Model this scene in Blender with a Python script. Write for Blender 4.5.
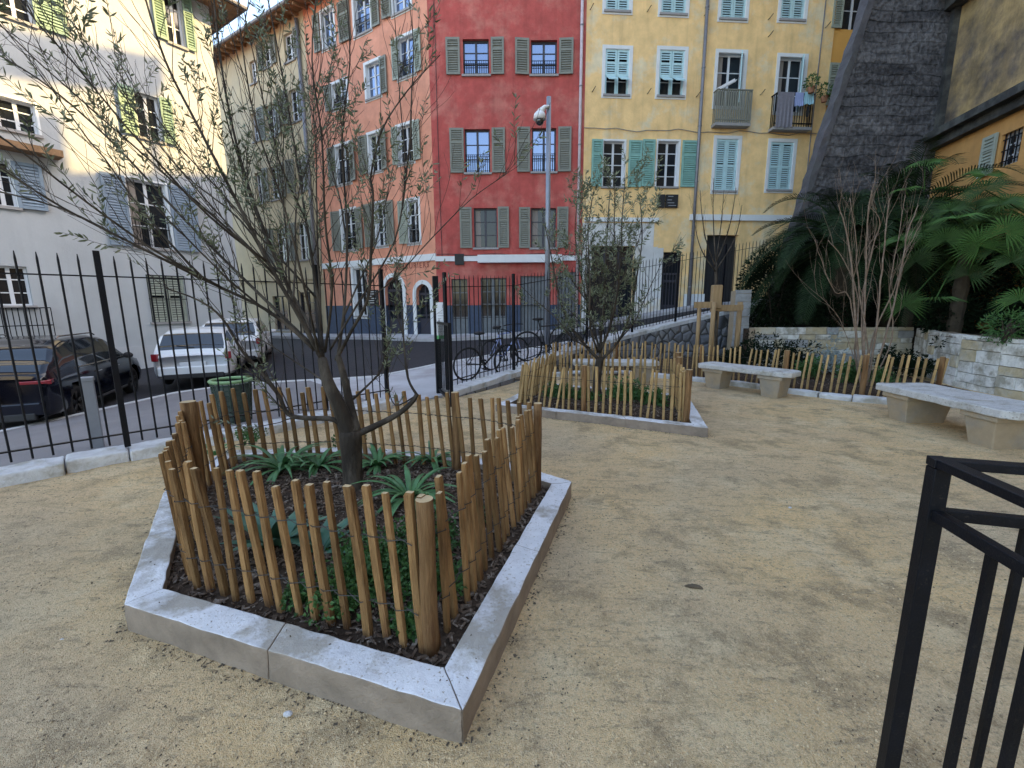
import bpy, bmesh, math, random
import numpy as np
from mathutils import Vector, Matrix, noise
random.seed(7)
R = math.radians
scene = bpy.context.scene
for o in list(bpy.data.objects): bpy.data.objects.remove(o)
C = bpy.data.collections.new('place'); scene.collection.children.link(C)

# ---------------------------------------------------------------- camera
F = 440.0; PITCH = math.atan(78 / F); H = 1.55; ROLL = R(0.35)
FW = Vector((0, math.cos(PITCH), -math.sin(PITCH))); UP0 = Vector((0, math.sin(PITCH), math.cos(PITCH))); RT0 = Vector((1, 0, 0))
RT = math.cos(ROLL) * RT0 - math.sin(ROLL) * UP0; UP = math.sin(ROLL) * RT0 + math.cos(ROLL) * UP0
cam = bpy.data.cameras.new('camera'); co = bpy.data.objects.new('camera', cam); C.objects.link(co)
M = Matrix((RT, UP, -FW)).transposed().to_4x4(); M.translation = Vector((0, 0, H)); co.matrix_world = M
cam.sensor_width = 36; cam.lens = F / 1024 * 36; cam.clip_start = 0.05; cam.clip_end = 2000
scene.camera = co
EYE = Vector((0, 0, H))
def ray(x, y): return (FW + (x - 512) / F * RT + (384 - y) / F * UP)
def G(x, y, z=0.0):
    d = ray(x, y); t = (z - H) / d.z; return EYE + d * t
def V(x, y, D):
    d = ray(x, y); return EYE + d * (D / d.y)

# ---------------------------------------------------------------- world, sun, exposure
SUN_EL = R(30); SUN_DIR = Vector((0.985 * math.cos(SUN_EL), 0.03 * math.cos(SUN_EL), math.sin(SUN_EL))).normalized()
w = bpy.data.worlds.new('World'); scene.world = w; w.use_nodes = True
nt = w.node_tree; bg = nt.nodes['Background']; sky = nt.nodes.new('ShaderNodeTexSky'); sky.sky_type = 'NISHITA'
sky.sun_disc = False; sky.sun_elevation = SUN_EL; sky.sun_rotation = math.atan2(SUN_DIR.x, SUN_DIR.y)
sky.air_density = 1.0; sky.dust_density = 2.0; sky.ozone_density = 1.0
nt.links.new(sky.outputs[0], bg.inputs[0]); bg.inputs[1].default_value = 0.15
sl = bpy.data.lights.new('sun', 'SUN'); sl.energy = 2.0; sl.angle = R(0.5); sl.color = (1, 0.72, 0.30)
so = bpy.data.objects.new('sun', sl); C.objects.link(so); so.rotation_euler = (-SUN_DIR).to_track_quat('-Z', 'Y').to_euler()
vs = scene.view_settings; vs.view_transform = 'Standard'; vs.look = 'None'; vs.gamma = 1; vs.exposure = 2.52
try:
    vs.use_white_balance = True; vs.white_balance_temperature = 7400; vs.white_balance_tint = 9
except Exception: pass

# ---------------------------------------------------------------- materials
def _n(nt, t, **k):
    n = nt.nodes.new(t)
    for a, b in k.items(): setattr(n, a, b)
    return n
def mat(name, col, rough=0.85, var=0.15, scale=6, bump=0.1, bscale=60, col2=None, scale2=None, metal=0, streak=0, rnd=0, stretch=None, spec=0.4, thr=(0.45, 0.6), speck=0, speckcol=None, trans=0):
    m = bpy.data.materials.new(name); m.use_nodes = True; nt = m.node_tree; L = nt.links.new
    b = nt.nodes['Principled BSDF']; b.inputs['Roughness'].default_value = rough; b.inputs['Metallic'].default_value = metal
    b.inputs['Specular IOR Level'].default_value = spec
    tc = _n(nt, 'ShaderNodeTexCoord'); vec = tc.outputs['Object']
    if stretch:
        mp = _n(nt, 'ShaderNodeMapping'); mp.inputs['Scale'].default_value = stretch; L(vec, mp.inputs[0]); vec2 = mp.outputs[0]
    else: vec2 = vec
    def noi(sc, v=vec2, det=6):
        n = _n(nt, 'ShaderNodeTexNoise'); n.inputs['Scale'].default_value = sc; n.inputs['Detail'].default_value = det; n.inputs['Roughness'].default_value = 0.65
        L(v, n.inputs['Vector']); return n.outputs['Fac']
    n1 = noi(scale)
    mr = _n(nt, 'ShaderNodeMapRange'); mr.inputs['From Min'].default_value = 0.3; mr.inputs['From Max'].default_value = 0.7
    mr.inputs['To Min'].default_value = 1 - var; mr.inputs['To Max'].default_value = 1 + var; L(n1, mr.inputs[0])
    mul = _n(nt, 'ShaderNodeVectorMath', operation='SCALE'); L(mr.outputs[0], mul.inputs['Scale'])
    base = _n(nt, 'ShaderNodeRGB'); base.outputs[0].default_value = (*col, 1); cur = base.outputs[0]
    if col2:
        n2 = noi(scale2 or scale * .3)
        r2 = _n(nt, 'ShaderNodeMapRange'); r2.inputs['From Min'].default_value = thr[0]; r2.inputs['From Max'].default_value = thr[1]; L(n2, r2.inputs[0])
        mx = _n(nt, 'ShaderNodeMix', data_type='RGBA'); L(r2.outputs[0], mx.inputs['Factor']); L(cur, mx.inputs['A']); mx.inputs['B'].default_value = (*col2, 1); cur = mx.outputs['Result']
    if streak:
        mp = _n(nt, 'ShaderNodeMapping'); mp.inputs['Scale'].default_value = (2.2, 2.2, 0.12); L(vec, mp.inputs[0])
        n3 = noi(1.6, mp.outputs[0]); r3 = _n(nt, 'ShaderNodeMapRange'); r3.inputs['From Min'].default_value = 0.5; r3.inputs['From Max'].default_value = 0.75; r3.inputs['To Max'].default_value = streak; L(n3, r3.inputs[0])
        mx = _n(nt, 'ShaderNodeMix', data_type='RGBA'); L(r3.outputs[0], mx.inputs['Factor']); L(cur, mx.inputs['A']); mx.inputs['B'].default_value = (col[0] * .45, col[1] * .45, col[2] * .5, 1); cur = mx.outputs['Result']
    if speck:
        n4 = noi(speck, vec, 3); r4 = _n(nt, 'ShaderNodeMapRange'); r4.inputs['From Min'].default_value = 0.6; r4.inputs['From Max'].default_value = 0.68; L(n4, r4.inputs[0])
        mx = _n(nt, 'ShaderNodeMix', data_type='RGBA'); L(r4.outputs[0], mx.inputs['Factor']); L(cur, mx.inputs['A']); mx.inputs['B'].default_value = (*(speckcol or (0.06, .05, .04)), 1); cur = mx.outputs['Result']
    L(cur, mul.inputs[0]); cur = mul.outputs[0]
    if rnd:
        oi = _n(nt, 'ShaderNodeObjectInfo'); r5 = _n(nt, 'ShaderNodeMapRange'); r5.inputs['To Min'].default_value = 1 - rnd; r5.inputs['To Max'].default_value = 1 + rnd; L(oi.outputs['Random'], r5.inputs[0])
        m2 = _n(nt, 'ShaderNodeVectorMath', operation='SCALE'); L(cur, m2.inputs[0]); L(r5.outputs[0], m2.inputs['Scale']); cur = m2.outputs[0]
    L(cur, b.inputs['Base Color'])
    if bump:
        nb = noi(bscale); bp = _n(nt, 'ShaderNodeBump'); bp.inputs['Strength'].default_value = min(1, bump * 4); bp.inputs['Distance'].default_value = 0.02 if bscale < 100 else 0.008; L(nb, bp.inputs['Height']); L(bp.outputs[0], b.inputs['Normal'])
    if trans:
        b.inputs['Subsurface Weight'].default_value = 0
        tl = _n(nt, 'ShaderNodeBsdfTranslucent'); L(cur, tl.inputs[0]); ms = _n(nt, 'ShaderNodeMixShader'); ms.inputs[0].default_value = trans
        out = nt.nodes['Material Output']; L(b.outputs[0], ms.inputs[1]); L(tl.outputs[0], ms.inputs[2]); L(ms.outputs[0], out.inputs[0])
    return m
def stone_mat(name, c1, c2, sc=3.0, mortar=(.2, .18, .15), brick=False):
    m = bpy.data.materials.new(name); m.use_nodes = True; nt = m.node_tree; L = nt.links.new; b = nt.nodes['Principled BSDF']; b.inputs['Roughness'].default_value = .9
    tc = _n(nt, 'ShaderNodeTexCoord'); nz = _n(nt, 'ShaderNodeTexNoise'); nz.inputs['Scale'].default_value = 30; nz.inputs['Detail'].default_value = 6; L(tc.outputs['Object'], nz.inputs[0])
    va = _n(nt, 'ShaderNodeTexVoronoi'); va.inputs['Scale'].default_value = sc; L(tc.outputs['Object'], va.inputs['Vector'])
    ve = _n(nt, 'ShaderNodeTexVoronoi', feature='DISTANCE_TO_EDGE'); ve.inputs['Scale'].default_value = sc; L(tc.outputs['Object'], ve.inputs['Vector'])
    mx = _n(nt, 'ShaderNodeMix', data_type='RGBA'); sp = _n(nt, 'ShaderNodeSeparateColor'); L(va.outputs['Color'], sp.inputs[0]); L(sp.outputs[0], mx.inputs['Factor']); mx.inputs['A'].default_value = (*c1, 1); mx.inputs['B'].default_value = (*c2, 1)
    r = _n(nt, 'ShaderNodeMapRange'); r.inputs['From Min'].default_value = .02; r.inputs['From Max'].default_value = .07; L(ve.outputs['Distance'], r.inputs[0])
    m2 = _n(nt, 'ShaderNodeMix', data_type='RGBA'); L(r.outputs[0], m2.inputs['Factor']); m2.inputs['A'].default_value = (*mortar, 1); L(mx.outputs['Result'], m2.inputs['B'])
    m3 = _n(nt, 'ShaderNodeMix', data_type='RGBA', blend_type='MULTIPLY'); m3.inputs['Factor'].default_value = .5; L(m2.outputs['Result'], m3.inputs['A']); L(nz.outputs['Fac'], m3.inputs['B']); L(m3.outputs['Result'], b.inputs['Base Color'])
    r2 = _n(nt, 'ShaderNodeMapRange'); r2.inputs['From Max'].default_value = .2; L(ve.outputs['Distance'], r2.inputs[0])
    ad = _n(nt, 'ShaderNodeMath', operation='MULTIPLY_ADD'); L(nz.outputs['Fac'], ad.inputs[0]); ad.inputs[1].default_value = .4; L(r2.outputs[0], ad.inputs[2])
    bp = _n(nt, 'ShaderNodeBump'); bp.inputs['Strength'].default_value = .8; bp.inputs['Distance'].default_value = .05; L(ad.outputs[0], bp.inputs['Height']); L(bp.outputs[0], b.inputs['Normal'])
    return m

MT = dict(
 benchtop=mat('lichen_stained_bench_stone', (.52, .51, .5), var=.14, scale=9, bump=.2, bscale=60, col2=(.33, .30, .25), scale2=4, thr=(.5, .66), speck=60, speckcol=(.16, .14, .11)),
 red=mat('red_stucco', (.44, .083, .072), var=.2, scale=2.4, bump=.12, bscale=14, col2=(.5, .16, .13), scale2=1.0, thr=(.48, .64), streak=.4),
 coral=mat('coral_stucco', (.67, .29, .195), var=.16, scale=2.2, bump=.1, bscale=14, col2=(.62, .26, .17), scale2=.8, streak=.2),
 beige=mat('beige_stucco', (.54, .44, .29), var=.12, scale=.7, bump=.1, bscale=14, col2=(.44, .38, .28), streak=.3),
 yellow=mat('yellow_stucco', (.84, .57, .27), var=.14, scale=2.2, bump=.12, bscale=14, col2=(.74, .62, .42), scale2=.9, thr=(.5, .64), streak=.4),
 orange=mat('orange_stucco', (.74, .38, .1), var=.1, scale=.7, bump=.1, bscale=14, streak=.3),
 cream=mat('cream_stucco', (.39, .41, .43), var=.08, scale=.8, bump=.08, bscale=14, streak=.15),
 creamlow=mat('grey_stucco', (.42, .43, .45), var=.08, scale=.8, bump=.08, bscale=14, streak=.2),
 ochre=mat('stained_ochre_render', (.38, .26, .12), var=.4, scale=2.2, bump=.3, bscale=12, col2=(.12, .095, .075), scale2=.8, thr=(.42, .62), streak=.7),
 orangewall=mat('orange_render', (.5, .26, .09), var=.15, scale=2, bump=.1, bscale=14, streak=.3),
 dark=mat('blackened_stone', (.055, .055, .06), var=.4, scale=3, bump=.4, bscale=10, col2=(.13, .12, .11), scale2=1.3, stretch=(1, 1, 2.4), streak=.4),
 darktrim=mat('black_cornice_stone', (.035, .035, .035), var=.4, scale=4, bump=.3, bscale=12, col2=(.09, .09, .08)),
 white=mat('white_painted_plaster', (.68, .7, .72), var=.06, scale=3, bump=.03, bscale=30),
 offwhite=mat('patched_white_plaster', (.6, .6, .6), var=.15, scale=1.5, bump=.1, bscale=12, col2=(.6, .47, .28), thr=(.55, .65)),
 darkcope=mat('weathered_grey_coping', (.085, .08, .09), var=.4, scale=4, bump=.4, bscale=12, col2=(.07, .07, .075), scale2=2),
 shopgrey=mat('dull_grey_shop_paint', (.13, .145, .16), rough=.6, var=.15, bump=.02),
 navy=mat('navy_painted_plinth', (.035, .055, .10), rough=.6, var=.15, bump=.05),
 shut_grey=mat('grey_green_shutter_paint', (.2, .205, .175), rough=.6, var=.1, bump=.02),
 shut_pale=mat('pale_shutter_paint', (.3, .33, .28), rough=.6, var=.1, bump=.02),
 shut_teal=mat('teal_shutter_paint', (.2, .40, .36), rough=.6, var=.14, bump=.02),
 shut_blue=mat('pale_blue_shutter_paint', (.42, .62, .66), rough=.6, var=.1, bump=.02),
 shut_slate=mat('slate_blue_shutter_paint', (.2, .26, .33), rough=.6, var=.1, bump=.02),
 shut_green=mat('green_shutter_paint', (.2, .3, .22), rough=.6, var=.1, bump=.02),
 frame_w=mat('white_window_paint', (.6, .62, .66), rough=.5, var=.05, bump=0),
 frame_d=mat('dark_window_paint', (.04, .04, .055), rough=.5, var=.05, bump=0),
 glass=mat('window_glass', (.012, .015, .02), rough=.05, var=0, bump=.004, bscale=1.5, spec=.45),
 skyglass=mat('sky_reflection_window_glass', (.2, .25, .36), rough=.04, var=0, bump=.003, bscale=1.2, metal=.8),  # blue metallic base puts a stronger sky reflection into the panes
 curtain=mat('window_curtain', (.25, .22, .2), var=.2, bump=0, stretch=(12, 12, .3)),
 sill=mat('grey_stone_sill', (.3, .29, .29), var=.1, bump=.05),
 pipe=mat('grey_zinc_pipe', (.2, .2, .22), rough=.5, var=.15, bump=0, metal=.3),
 pipe_w=mat('pinkish_white_pipe', (.5, .42, .44), rough=.6, var=.15, bump=0),
 grille=mat('black_iron', (.006, .007, .01), spec=.2, rough=.6, var=.2, bump=.02),
 iron=mat('dark_blue_black_painted_steel', (.0035, .0045, .008), rough=.5, var=.4, bump=.05, bscale=220, scale=14, spec=.22, speck=160, speckcol=(.02, .018, .016)),
 roof=mat('terracotta_roof_tile', (.3, .14, .08), var=.3, scale=8, bump=.3, bscale=10),
 soffit=mat('brown_wooden_soffit', (.26, .15, .08), var=.3, scale=6, bump=.1),
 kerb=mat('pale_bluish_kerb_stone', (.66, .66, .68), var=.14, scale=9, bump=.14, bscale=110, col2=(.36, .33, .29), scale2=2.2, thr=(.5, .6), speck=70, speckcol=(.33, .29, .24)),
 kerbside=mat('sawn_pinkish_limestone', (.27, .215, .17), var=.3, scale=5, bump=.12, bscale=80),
 limestone=mat('pale_limestone', (.60, .60, .61), var=.12, scale=8, bump=.2, bscale=50, col2=(.4, .38, .33), scale2=3, thr=(.5, .65)),
 benchleg=mat('tan_cast_stone', (.36, .28, .19), var=.12, scale=9, bump=.1, bscale=70, col2=(.3, .26, .21)),
 asphalt=mat('dark_asphalt', (.022, .022, .028), var=.2, scale=3, bump=.2, bscale=180),
 pave=mat('light_concrete_pavement', (.42, .42, .44), var=.12, scale=1.5, bump=.08, bscale=60, col2=(.33, .31, .32), scale2=.8),
 pavel=mat('mauve_grey_pavement', (.19, .18, .185), var=.12, scale=1.5, bump=.1, bscale=80),
 line=mat('pale_granite_kerb', (.5, .5, .5), var=.1, bump=.05),
 wood_pale=mat('pale_weathered_split_wood', (.46, .30, .14), rough=.8, var=.35, scale=11, bump=.3, bscale=45, stretch=(3, 3, .3), col2=(.26, .15, .07), scale2=4, thr=(.5, .66), rnd=.25, spec=.15),
 wood=mat('split_chestnut_wood', (.33, .185, .08), rough=.75, var=.4, scale=11, bump=.4, bscale=45, stretch=(3, 3, .3), col2=(.13, .062, .028), scale2=4, thr=(.46, .62), rnd=.38, spec=.15),
 woodcut=mat('pale_sawn_wood', (.5, .36, .2), rough=.8, var=.15, scale=30, bump=.05),
 woodpost=mat('tan_softwood_post', (.27, .15, .07), rough=.8, var=.35, scale=9, bump=.35, stretch=(3, 3, .3), bscale=40, col2=(.13, .065, .03), scale2=5, spec=.15),
 wire=mat('dull_galvanised_wire', (.06, .055, .05), rough=.6, var=.1, bump=0, metal=.5),
 bark=mat('olive_bark', (.034, .025, .018), var=.35, scale=14, bump=.5, bscale=35, stretch=(1, 1, .35), col2=(.085, .068, .052), scale2=6),
 twig=mat('grey_brown_twig', (.045, .034, .025), var=.3, scale=20, bump=.1),
 olive=mat('olive_leaf', (.10, .125, .065), rough=.6, var=.4, scale=7, bump=0, col2=(.24, .26, .18), scale2=11, trans=.25, spec=.5),
 paletwig=mat('pale_bare_stem', (.2, .135, .095), var=.3, scale=14, bump=.15, bscale=50, col2=(.24, .18, .14), scale2=8),
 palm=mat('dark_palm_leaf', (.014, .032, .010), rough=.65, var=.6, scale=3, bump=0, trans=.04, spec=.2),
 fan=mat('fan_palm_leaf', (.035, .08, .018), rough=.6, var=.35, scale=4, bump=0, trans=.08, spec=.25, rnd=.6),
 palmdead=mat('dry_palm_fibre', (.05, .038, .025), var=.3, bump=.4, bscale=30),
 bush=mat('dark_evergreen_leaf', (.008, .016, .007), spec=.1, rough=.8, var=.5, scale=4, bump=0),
 shrub=mat('small_green_leaf', (.045, .12, .03), rough=.55, var=.4, scale=12, bump=0, trans=.15),
 strap=mat('blue_green_strap_leaf', (.07, .18, .065), rough=.4, var=.35, scale=9, bump=0, trans=.1, rnd=.2),
 agave=mat('pale_blue_green_agave', (.05, .13, .085), rough=.45, var=.25, scale=9, bump=0),
 grey_leaf=mat('silver_grey_leaf', (.28, .33, .33), rough=.6, var=.3, scale=12, bump=0),
 soil=mat('brown_mulch_soil', (.05, .034, .024), var=.4, scale=12, bump=.5, bscale=45, col2=(.08, .055, .04), scale2=20, spec=.1),
 chip=mat('bark_chip', (.12, .08, .055), var=.5, scale=25, bump=.2, col2=(.26, .21, .17), scale2=18, thr=(.52, .6)),
 grit=mat('pale_grit', (.5, .37, .22), var=.4, scale=40, bump=0),
 litter=mat('dark_leaf_litter', (.10, .075, .05), var=.5, scale=20, bump=0),
 black_paint=mat('glossy_black_car_paint', (.003, .004, .01), rough=.1, var=0, bump=0, spec=.5),
 white_paint=mat('white_car_paint', (.62, .64, .66), rough=.2, var=0, bump=0, spec=.6),
 cglass=mat('car_glass', (.01, .014, .02), rough=.04, var=0, bump=0, spec=1),
 tyre=mat('tyre_rubber', (.015, .015, .015), rough=.85, var=.1, bump=0),
 rim=mat('alloy_rim', (.25, .25, .26), rough=.35, var=0, bump=0, metal=.8),
 rim_d=mat('black_alloy_rim', (.03, .03, .03), rough=.35, var=0, bump=0, metal=.5),
 redlamp=mat('red_tail_lamp_plastic', (.22, .012, .018), rough=.15, var=0, bump=0, spec=.8),
 chrome=mat('chrome_trim', (.6, .6, .6), rough=.2, var=0, bump=0, metal=1),
 plate=mat('white_number_plate', (.6, .62, .65), var=0, bump=0),
 black=mat('matt_black_plastic', (.02, .02, .022), rough=.6, var=.1, bump=0),
 slate=mat('black_slate_board', (.02, .02, .022), rough=.8, var=.1, bump=0),
 bin_g=mat('green_wire_mesh', (.035, .06, .045), rough=.6, var=.1, bump=0),
 bin_rim=mat('light_green_rim', (.2, .33, .16), rough=.5, var=.1, bump=0),
 bag=mat('grey_green_bin_bag', (.07, .09, .08), rough=.5, var=.3, bump=.2, bscale=20),
 bollard=mat('grey_painted_bollard', (.22, .23, .25), rough=.5, var=.1, bump=0),
 pole=mat('galvanised_pole', (.24, .26, .3), rough=.45, var=.12, scale=4, bump=0, metal=.4),
 camw=mat('white_camera_housing', (.7, .7, .72), rough=.35, var=0, bump=0),
 cloth1=mat('grey_towel', (.2, .19, .22), var=.15, scale=12, bump=.1),
 cloth2=mat('lilac_blue_cloth', (.3, .36, .6), var=.1, bump=.05),
 cloth3=mat('pale_blue_cloth', (.33, .58, .68), var=.1, bump=.05),
 paper=mat('white_notice_paper', (.72, .74, .78), rough=.5, var=.02, bump=0),
 green_p=mat('green_print', (.1, .35, .14), var=.1, bump=0),
 ink=mat('dark_ink', (.03, .03, .05), var=0, bump=0),
 letter=mat('dark_red_letter_paint', (.24, .06, .05), var=.1, bump=0),
 chalk=mat('white_chalk', (.6, .6, .6), var=.2, bump=0),
 stonewall=stone_mat('grey_round_rubble_stone', (.2, .21, .24), (.36, .36, .38), 3.0, (.07, .07, .07)),
)

# ---------------------------------------------------------------- mesh helpers
ORG = {}
class MB:
    def __init__(s, T=None): s.v = []; s.f = []; s.T = T
    def add(s, pts, faces):
        n = len(s.v)
        if s.T is not None: pts = [s.T @ Vector(p) for p in pts]
        s.v += [Vector(p) for p in pts]; s.f += [tuple(i + n for i in f) for f in faces]
    def box(s, x0, x1, y0, y1, z0, z1):
        x0, x1 = sorted((x0, x1)); y0, y1 = sorted((y0, y1)); z0, z1 = sorted((z0, z1))
        s.add([(x0, y0, z0), (x1, y0, z0), (x1, y1, z0), (x0, y1, z0), (x0, y0, z1), (x1, y0, z1), (x1, y1, z1), (x0, y1, z1)],
              [(0, 3, 2, 1), (4, 5, 6, 7), (0, 1, 5, 4), (1, 2, 6, 5), (2, 3, 7, 6), (3, 0, 4, 7)])
    def obox(s, c, size, rz=0, rx=0, ry=0):
        m = Matrix.Translation(c) @ Matrix.Rotation(rz, 4, 'Z') @ Matrix.Rotation(rx, 4, 'X') @ Matrix.Rotation(ry, 4, 'Y')
        a, b, d = size[0] / 2, size[1] / 2, size[2] / 2
        p = [m @ Vector(q) for q in ((-a, -b, -d), (a, -b, -d), (a, b, -d), (-a, b, -d), (-a, -b, d), (a, -b, d), (a, b, d), (-a, b, d))]
        s.add(p, [(0, 3, 2, 1), (4, 5, 6, 7), (0, 1, 5, 4), (1, 2, 6, 5), (2, 3, 7, 6), (3, 0, 4, 7)])
    def prism(s, poly, z0, z1):
        n = len(poly); a = sum(poly[i][0] * poly[(i + 1) % n][1] - poly[(i + 1) % n][0] * poly[i][1] for i in range(n))
        if a < 0: poly = poly[::-1]
        f0 = (lambda x, y: z0) if not callable(z0) else z0; f1 = (lambda x, y: z1) if not callable(z1) else z1
        s.add([(x, y, f0(x, y)) for x, y in poly] + [(x, y, f1(x, y)) for x, y in poly],
              [tuple(range(n - 1, -1, -1)), tuple(range(n, 2 * n))] + [(i, (i + 1) % n, (i + 1) % n + n, i + n) for i in range(n)])
    def tube(s, pts, rs, n=6, cap=True):
        pts = [Vector(p) for p in pts]
        if not hasattr(rs, '__len__'): rs = [rs] * len(pts)
        m = len(pts); rings = []; ref = None
        for i, p in enumerate(pts):
            t = (pts[min(i + 1, m - 1)] - pts[max(i - 1, 0)])
            if t.length < 1e-7: t = Vector((0, 0, 1))
            t.normalize()
            if ref is None: ref = t.orthogonal().normalized()
            ref = ref - t * ref.dot(t)
            if ref.length < 1e-5: ref = t.orthogonal()
            ref.normalize(); b = t.cross(ref)
            rings += [p + (ref * math.cos(k * 2 * math.pi / n) + b * math.sin(k * 2 * math.pi / n)) * rs[i] for k in range(n)]
        f = [(i * n + k, i * n + (k + 1) % n, (i + 1) * n + (k + 1) % n, (i + 1) * n + k) for i in range(m - 1) for k in range(n)]
        if cap: f += [tuple(range(n - 1, -1, -1)), tuple(range((m - 1) * n, m * n))]
        s.add(rings, f)
    def cyl(s, c, r, h, n=16, r2=None):
        c = Vector(c); s.tube([c, c + Vector((0, 0, h))], [r, r2 if r2 is not None else r], n)
    def ring(s, c, ax, R_, r, n=28, k=6):
        c = Vector(c); ax = Vector(ax).normalized(); u = ax.orthogonal().normalized(); v = ax.cross(u); P = []
        for i in range(n):
            a = i * 2 * math.pi / n; d = u * math.cos(a) + v * math.sin(a)
            P += [c + d * (R_ + r * math.cos(j * 2 * math.pi / k)) + ax * r * math.sin(j * 2 * math.pi / k) for j in range(k)]
        s.add(P, [(i * k + j, ((i + 1) % n) * k + j, ((i + 1) % n) * k + (j + 1) % k, i * k + (j + 1) % k) for i in range(n) for j in range(k)])
    def sphere(s, c, r, sq=(1, 1, 1), n=12, m=8):
        c = Vector(c); P = [c + Vector((0, 0, -r * sq[2]))]
        for j in range(1, m):
            a = -math.pi / 2 + math.pi * j / m
            P += [c + Vector((r * sq[0] * math.cos(a) * math.cos(i * 2 * math.pi / n), r * sq[1] * math.cos(a) * math.sin(i * 2 * math.pi / n), r * sq[2] * math.sin(a))) for i in range(n)]
        P.append(c + Vector((0, 0, r * sq[2]))); t = len(P) - 1
        f = [(0, 1 + (i + 1) % n, 1 + i) for i in range(n)]
        for j in range(m - 2): f += [(1 + j * n + i, 1 + j * n + (i + 1) % n, 1 + (j + 1) * n + (i + 1) % n, 1 + (j + 1) * n + i) for i in range(n)]
        f += [(1 + (m - 2) * n + i, 1 + (m - 2) * n + (i + 1) % n, t) for i in range(n)]
        s.add(P, f)
    def build(s, name, m, parent=None, smooth=False, bevel=0, loc=None, seg=2):
        me = bpy.data.meshes.new(name)
        o0 = ORG.get(parent.name, Vector((0, 0, 0))) if parent is not None else (Vector(loc) if loc is not None else Vector((0, 0, 0)))
        me.from_pydata([tuple(p - o0) for p in s.v], [], s.f); me.materials.append(m)
        if smooth: me.polygons.foreach_set('use_smooth', [True] * len(me.polygons))
        me.update(); o = bpy.data.objects.new(name, me); C.objects.link(o)
        if parent is not None: o.parent = parent; ORG[o.name] = o0
        else: o.location = o0; ORG[o.name] = o0
        if bevel:
            b = o.modifiers.new('bevel', 'BEVEL'); b.width = bevel; b.segments = seg; b.limit_method = 'ANGLE'; b.angle_limit = R(40)
        return o
def weather(o, amp=.003, fr=9, cuts=5, chip=.0):
    bm = bmesh.new(); bm.from_mesh(o.data); 
    for it in range(3):
        L_ = [e for e in bm.edges if e.calc_length() > .09 / (1 + it * .6)]
        if L_: bmesh.ops.subdivide_edges(bm, edges=L_, cuts=cuts if it == 0 else 1, use_grid_fill=True)
    for v in bm.verts:
        p = v.co; n = noise.noise_vector(p * fr) * amp + noise.noise_vector(p * fr * 4) * amp * .4; v.co = p + n
    bm.to_mesh(o.data); bm.free()
    for m_ in o.modifiers:
        if m_.type == 'BEVEL': m_.angle_limit = R(60)
    return o
def tag(o, label=None, cat=None, group=None, kind=None):
    if label: o['label'] = label
    if cat: o['category'] = cat
    if group: o['group'] = group
    if kind: o['kind'] = kind
    return o
def thing(name, loc, label, cat, group=None):
    o = bpy.data.objects.new(name, None); o.empty_display_size = .2; C.objects.link(o); o.location = loc; ORG[o.name] = Vector(loc)
    return tag(o, label, cat, group)
def text_mb(txt, T, size, name, m, parent, spacing=1, depth=.004):
    cu = bpy.data.curves.new('lettering', 'FONT'); cu.body = txt; cu.size = size; cu.align_x = 'CENTER'; cu.align_y = 'CENTER'; cu.extrude = depth; cu.space_character = spacing
    t = bpy.data.objects.new('lettering', cu); C.objects.link(t); dg = bpy.context.evaluated_depsgraph_get(); dg.update()
    me0 = t.evaluated_get(dg).to_mesh(); b = MB(T)
    b.add([tuple(v.co) for v in me0.vertices], [tuple(p.vertices) for p in me0.polygons]); t.evaluated_get(dg).to_mesh_clear()
    bpy.data.objects.remove(t)
    return b.build(name, m, parent)
def copy_tree(o, parent=None):
    c = o.copy(); C.objects.link(c); ORG[c.name] = ORG.get(o.name, Vector())
    if parent is not None: c.parent = parent
    for ch in list(o.children): copy_tree(ch, c)
    return c

# ---------------------------------------------------------------- street height field
PTS = np.array([(-4.5,3.9,0),(-3.5,5.0,0),(-1.5,7.2,.02),(-1.15,7.6,.04),(0,9.3,.12),(1.2,10.8,.36),(2.2,11.7,.52),(3.8,12.9,.76),(4.9,13.4,.96),(7.3,14.1,1.4),
 (-3,18,.4),(0,18,.48),(2.7,18,.62),(3.8,18,.95),(5,18,1.15),(7.15,18,1.5),(12,18,1.87),(-7.9,7.8,-.32),(-7.3,10.5,-.22),(-5.4,5.4,-.12),(-7,17,.2),(-12,22,.1),(-9.5,17,0),
 (-13,12,-.45),(-9,4,-.42),(-3,11.5,.02),(-7,13,-.1),(12,15,1.8),(-16,26,.2),(-8,0,-.4),(-12,0,-.6),(-18,14,-.5),(-5,2.6,-.08),(-6,1,-.15),(18,18,2),(-2.5,9.5,.0)])
_A = np.sqrt(((PTS[:, None, :2] - PTS[None, :, :2]) ** 2).sum(-1)); _n_ = len(PTS)
_B = np.zeros((_n_ + 1, _n_ + 1)); _B[:_n_, :_n_] = _A - .15 * np.eye(_n_); _B[:_n_, -1] = 1; _B[-1, :_n_] = 1
_W = np.linalg.solve(_B, np.append(PTS[:, 2], 0))
def zf(x, y): return float(np.sqrt((PTS[:, 0] - x) ** 2 + (PTS[:, 1] - y) ** 2) @ _W[:-1] + _W[-1])

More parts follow.
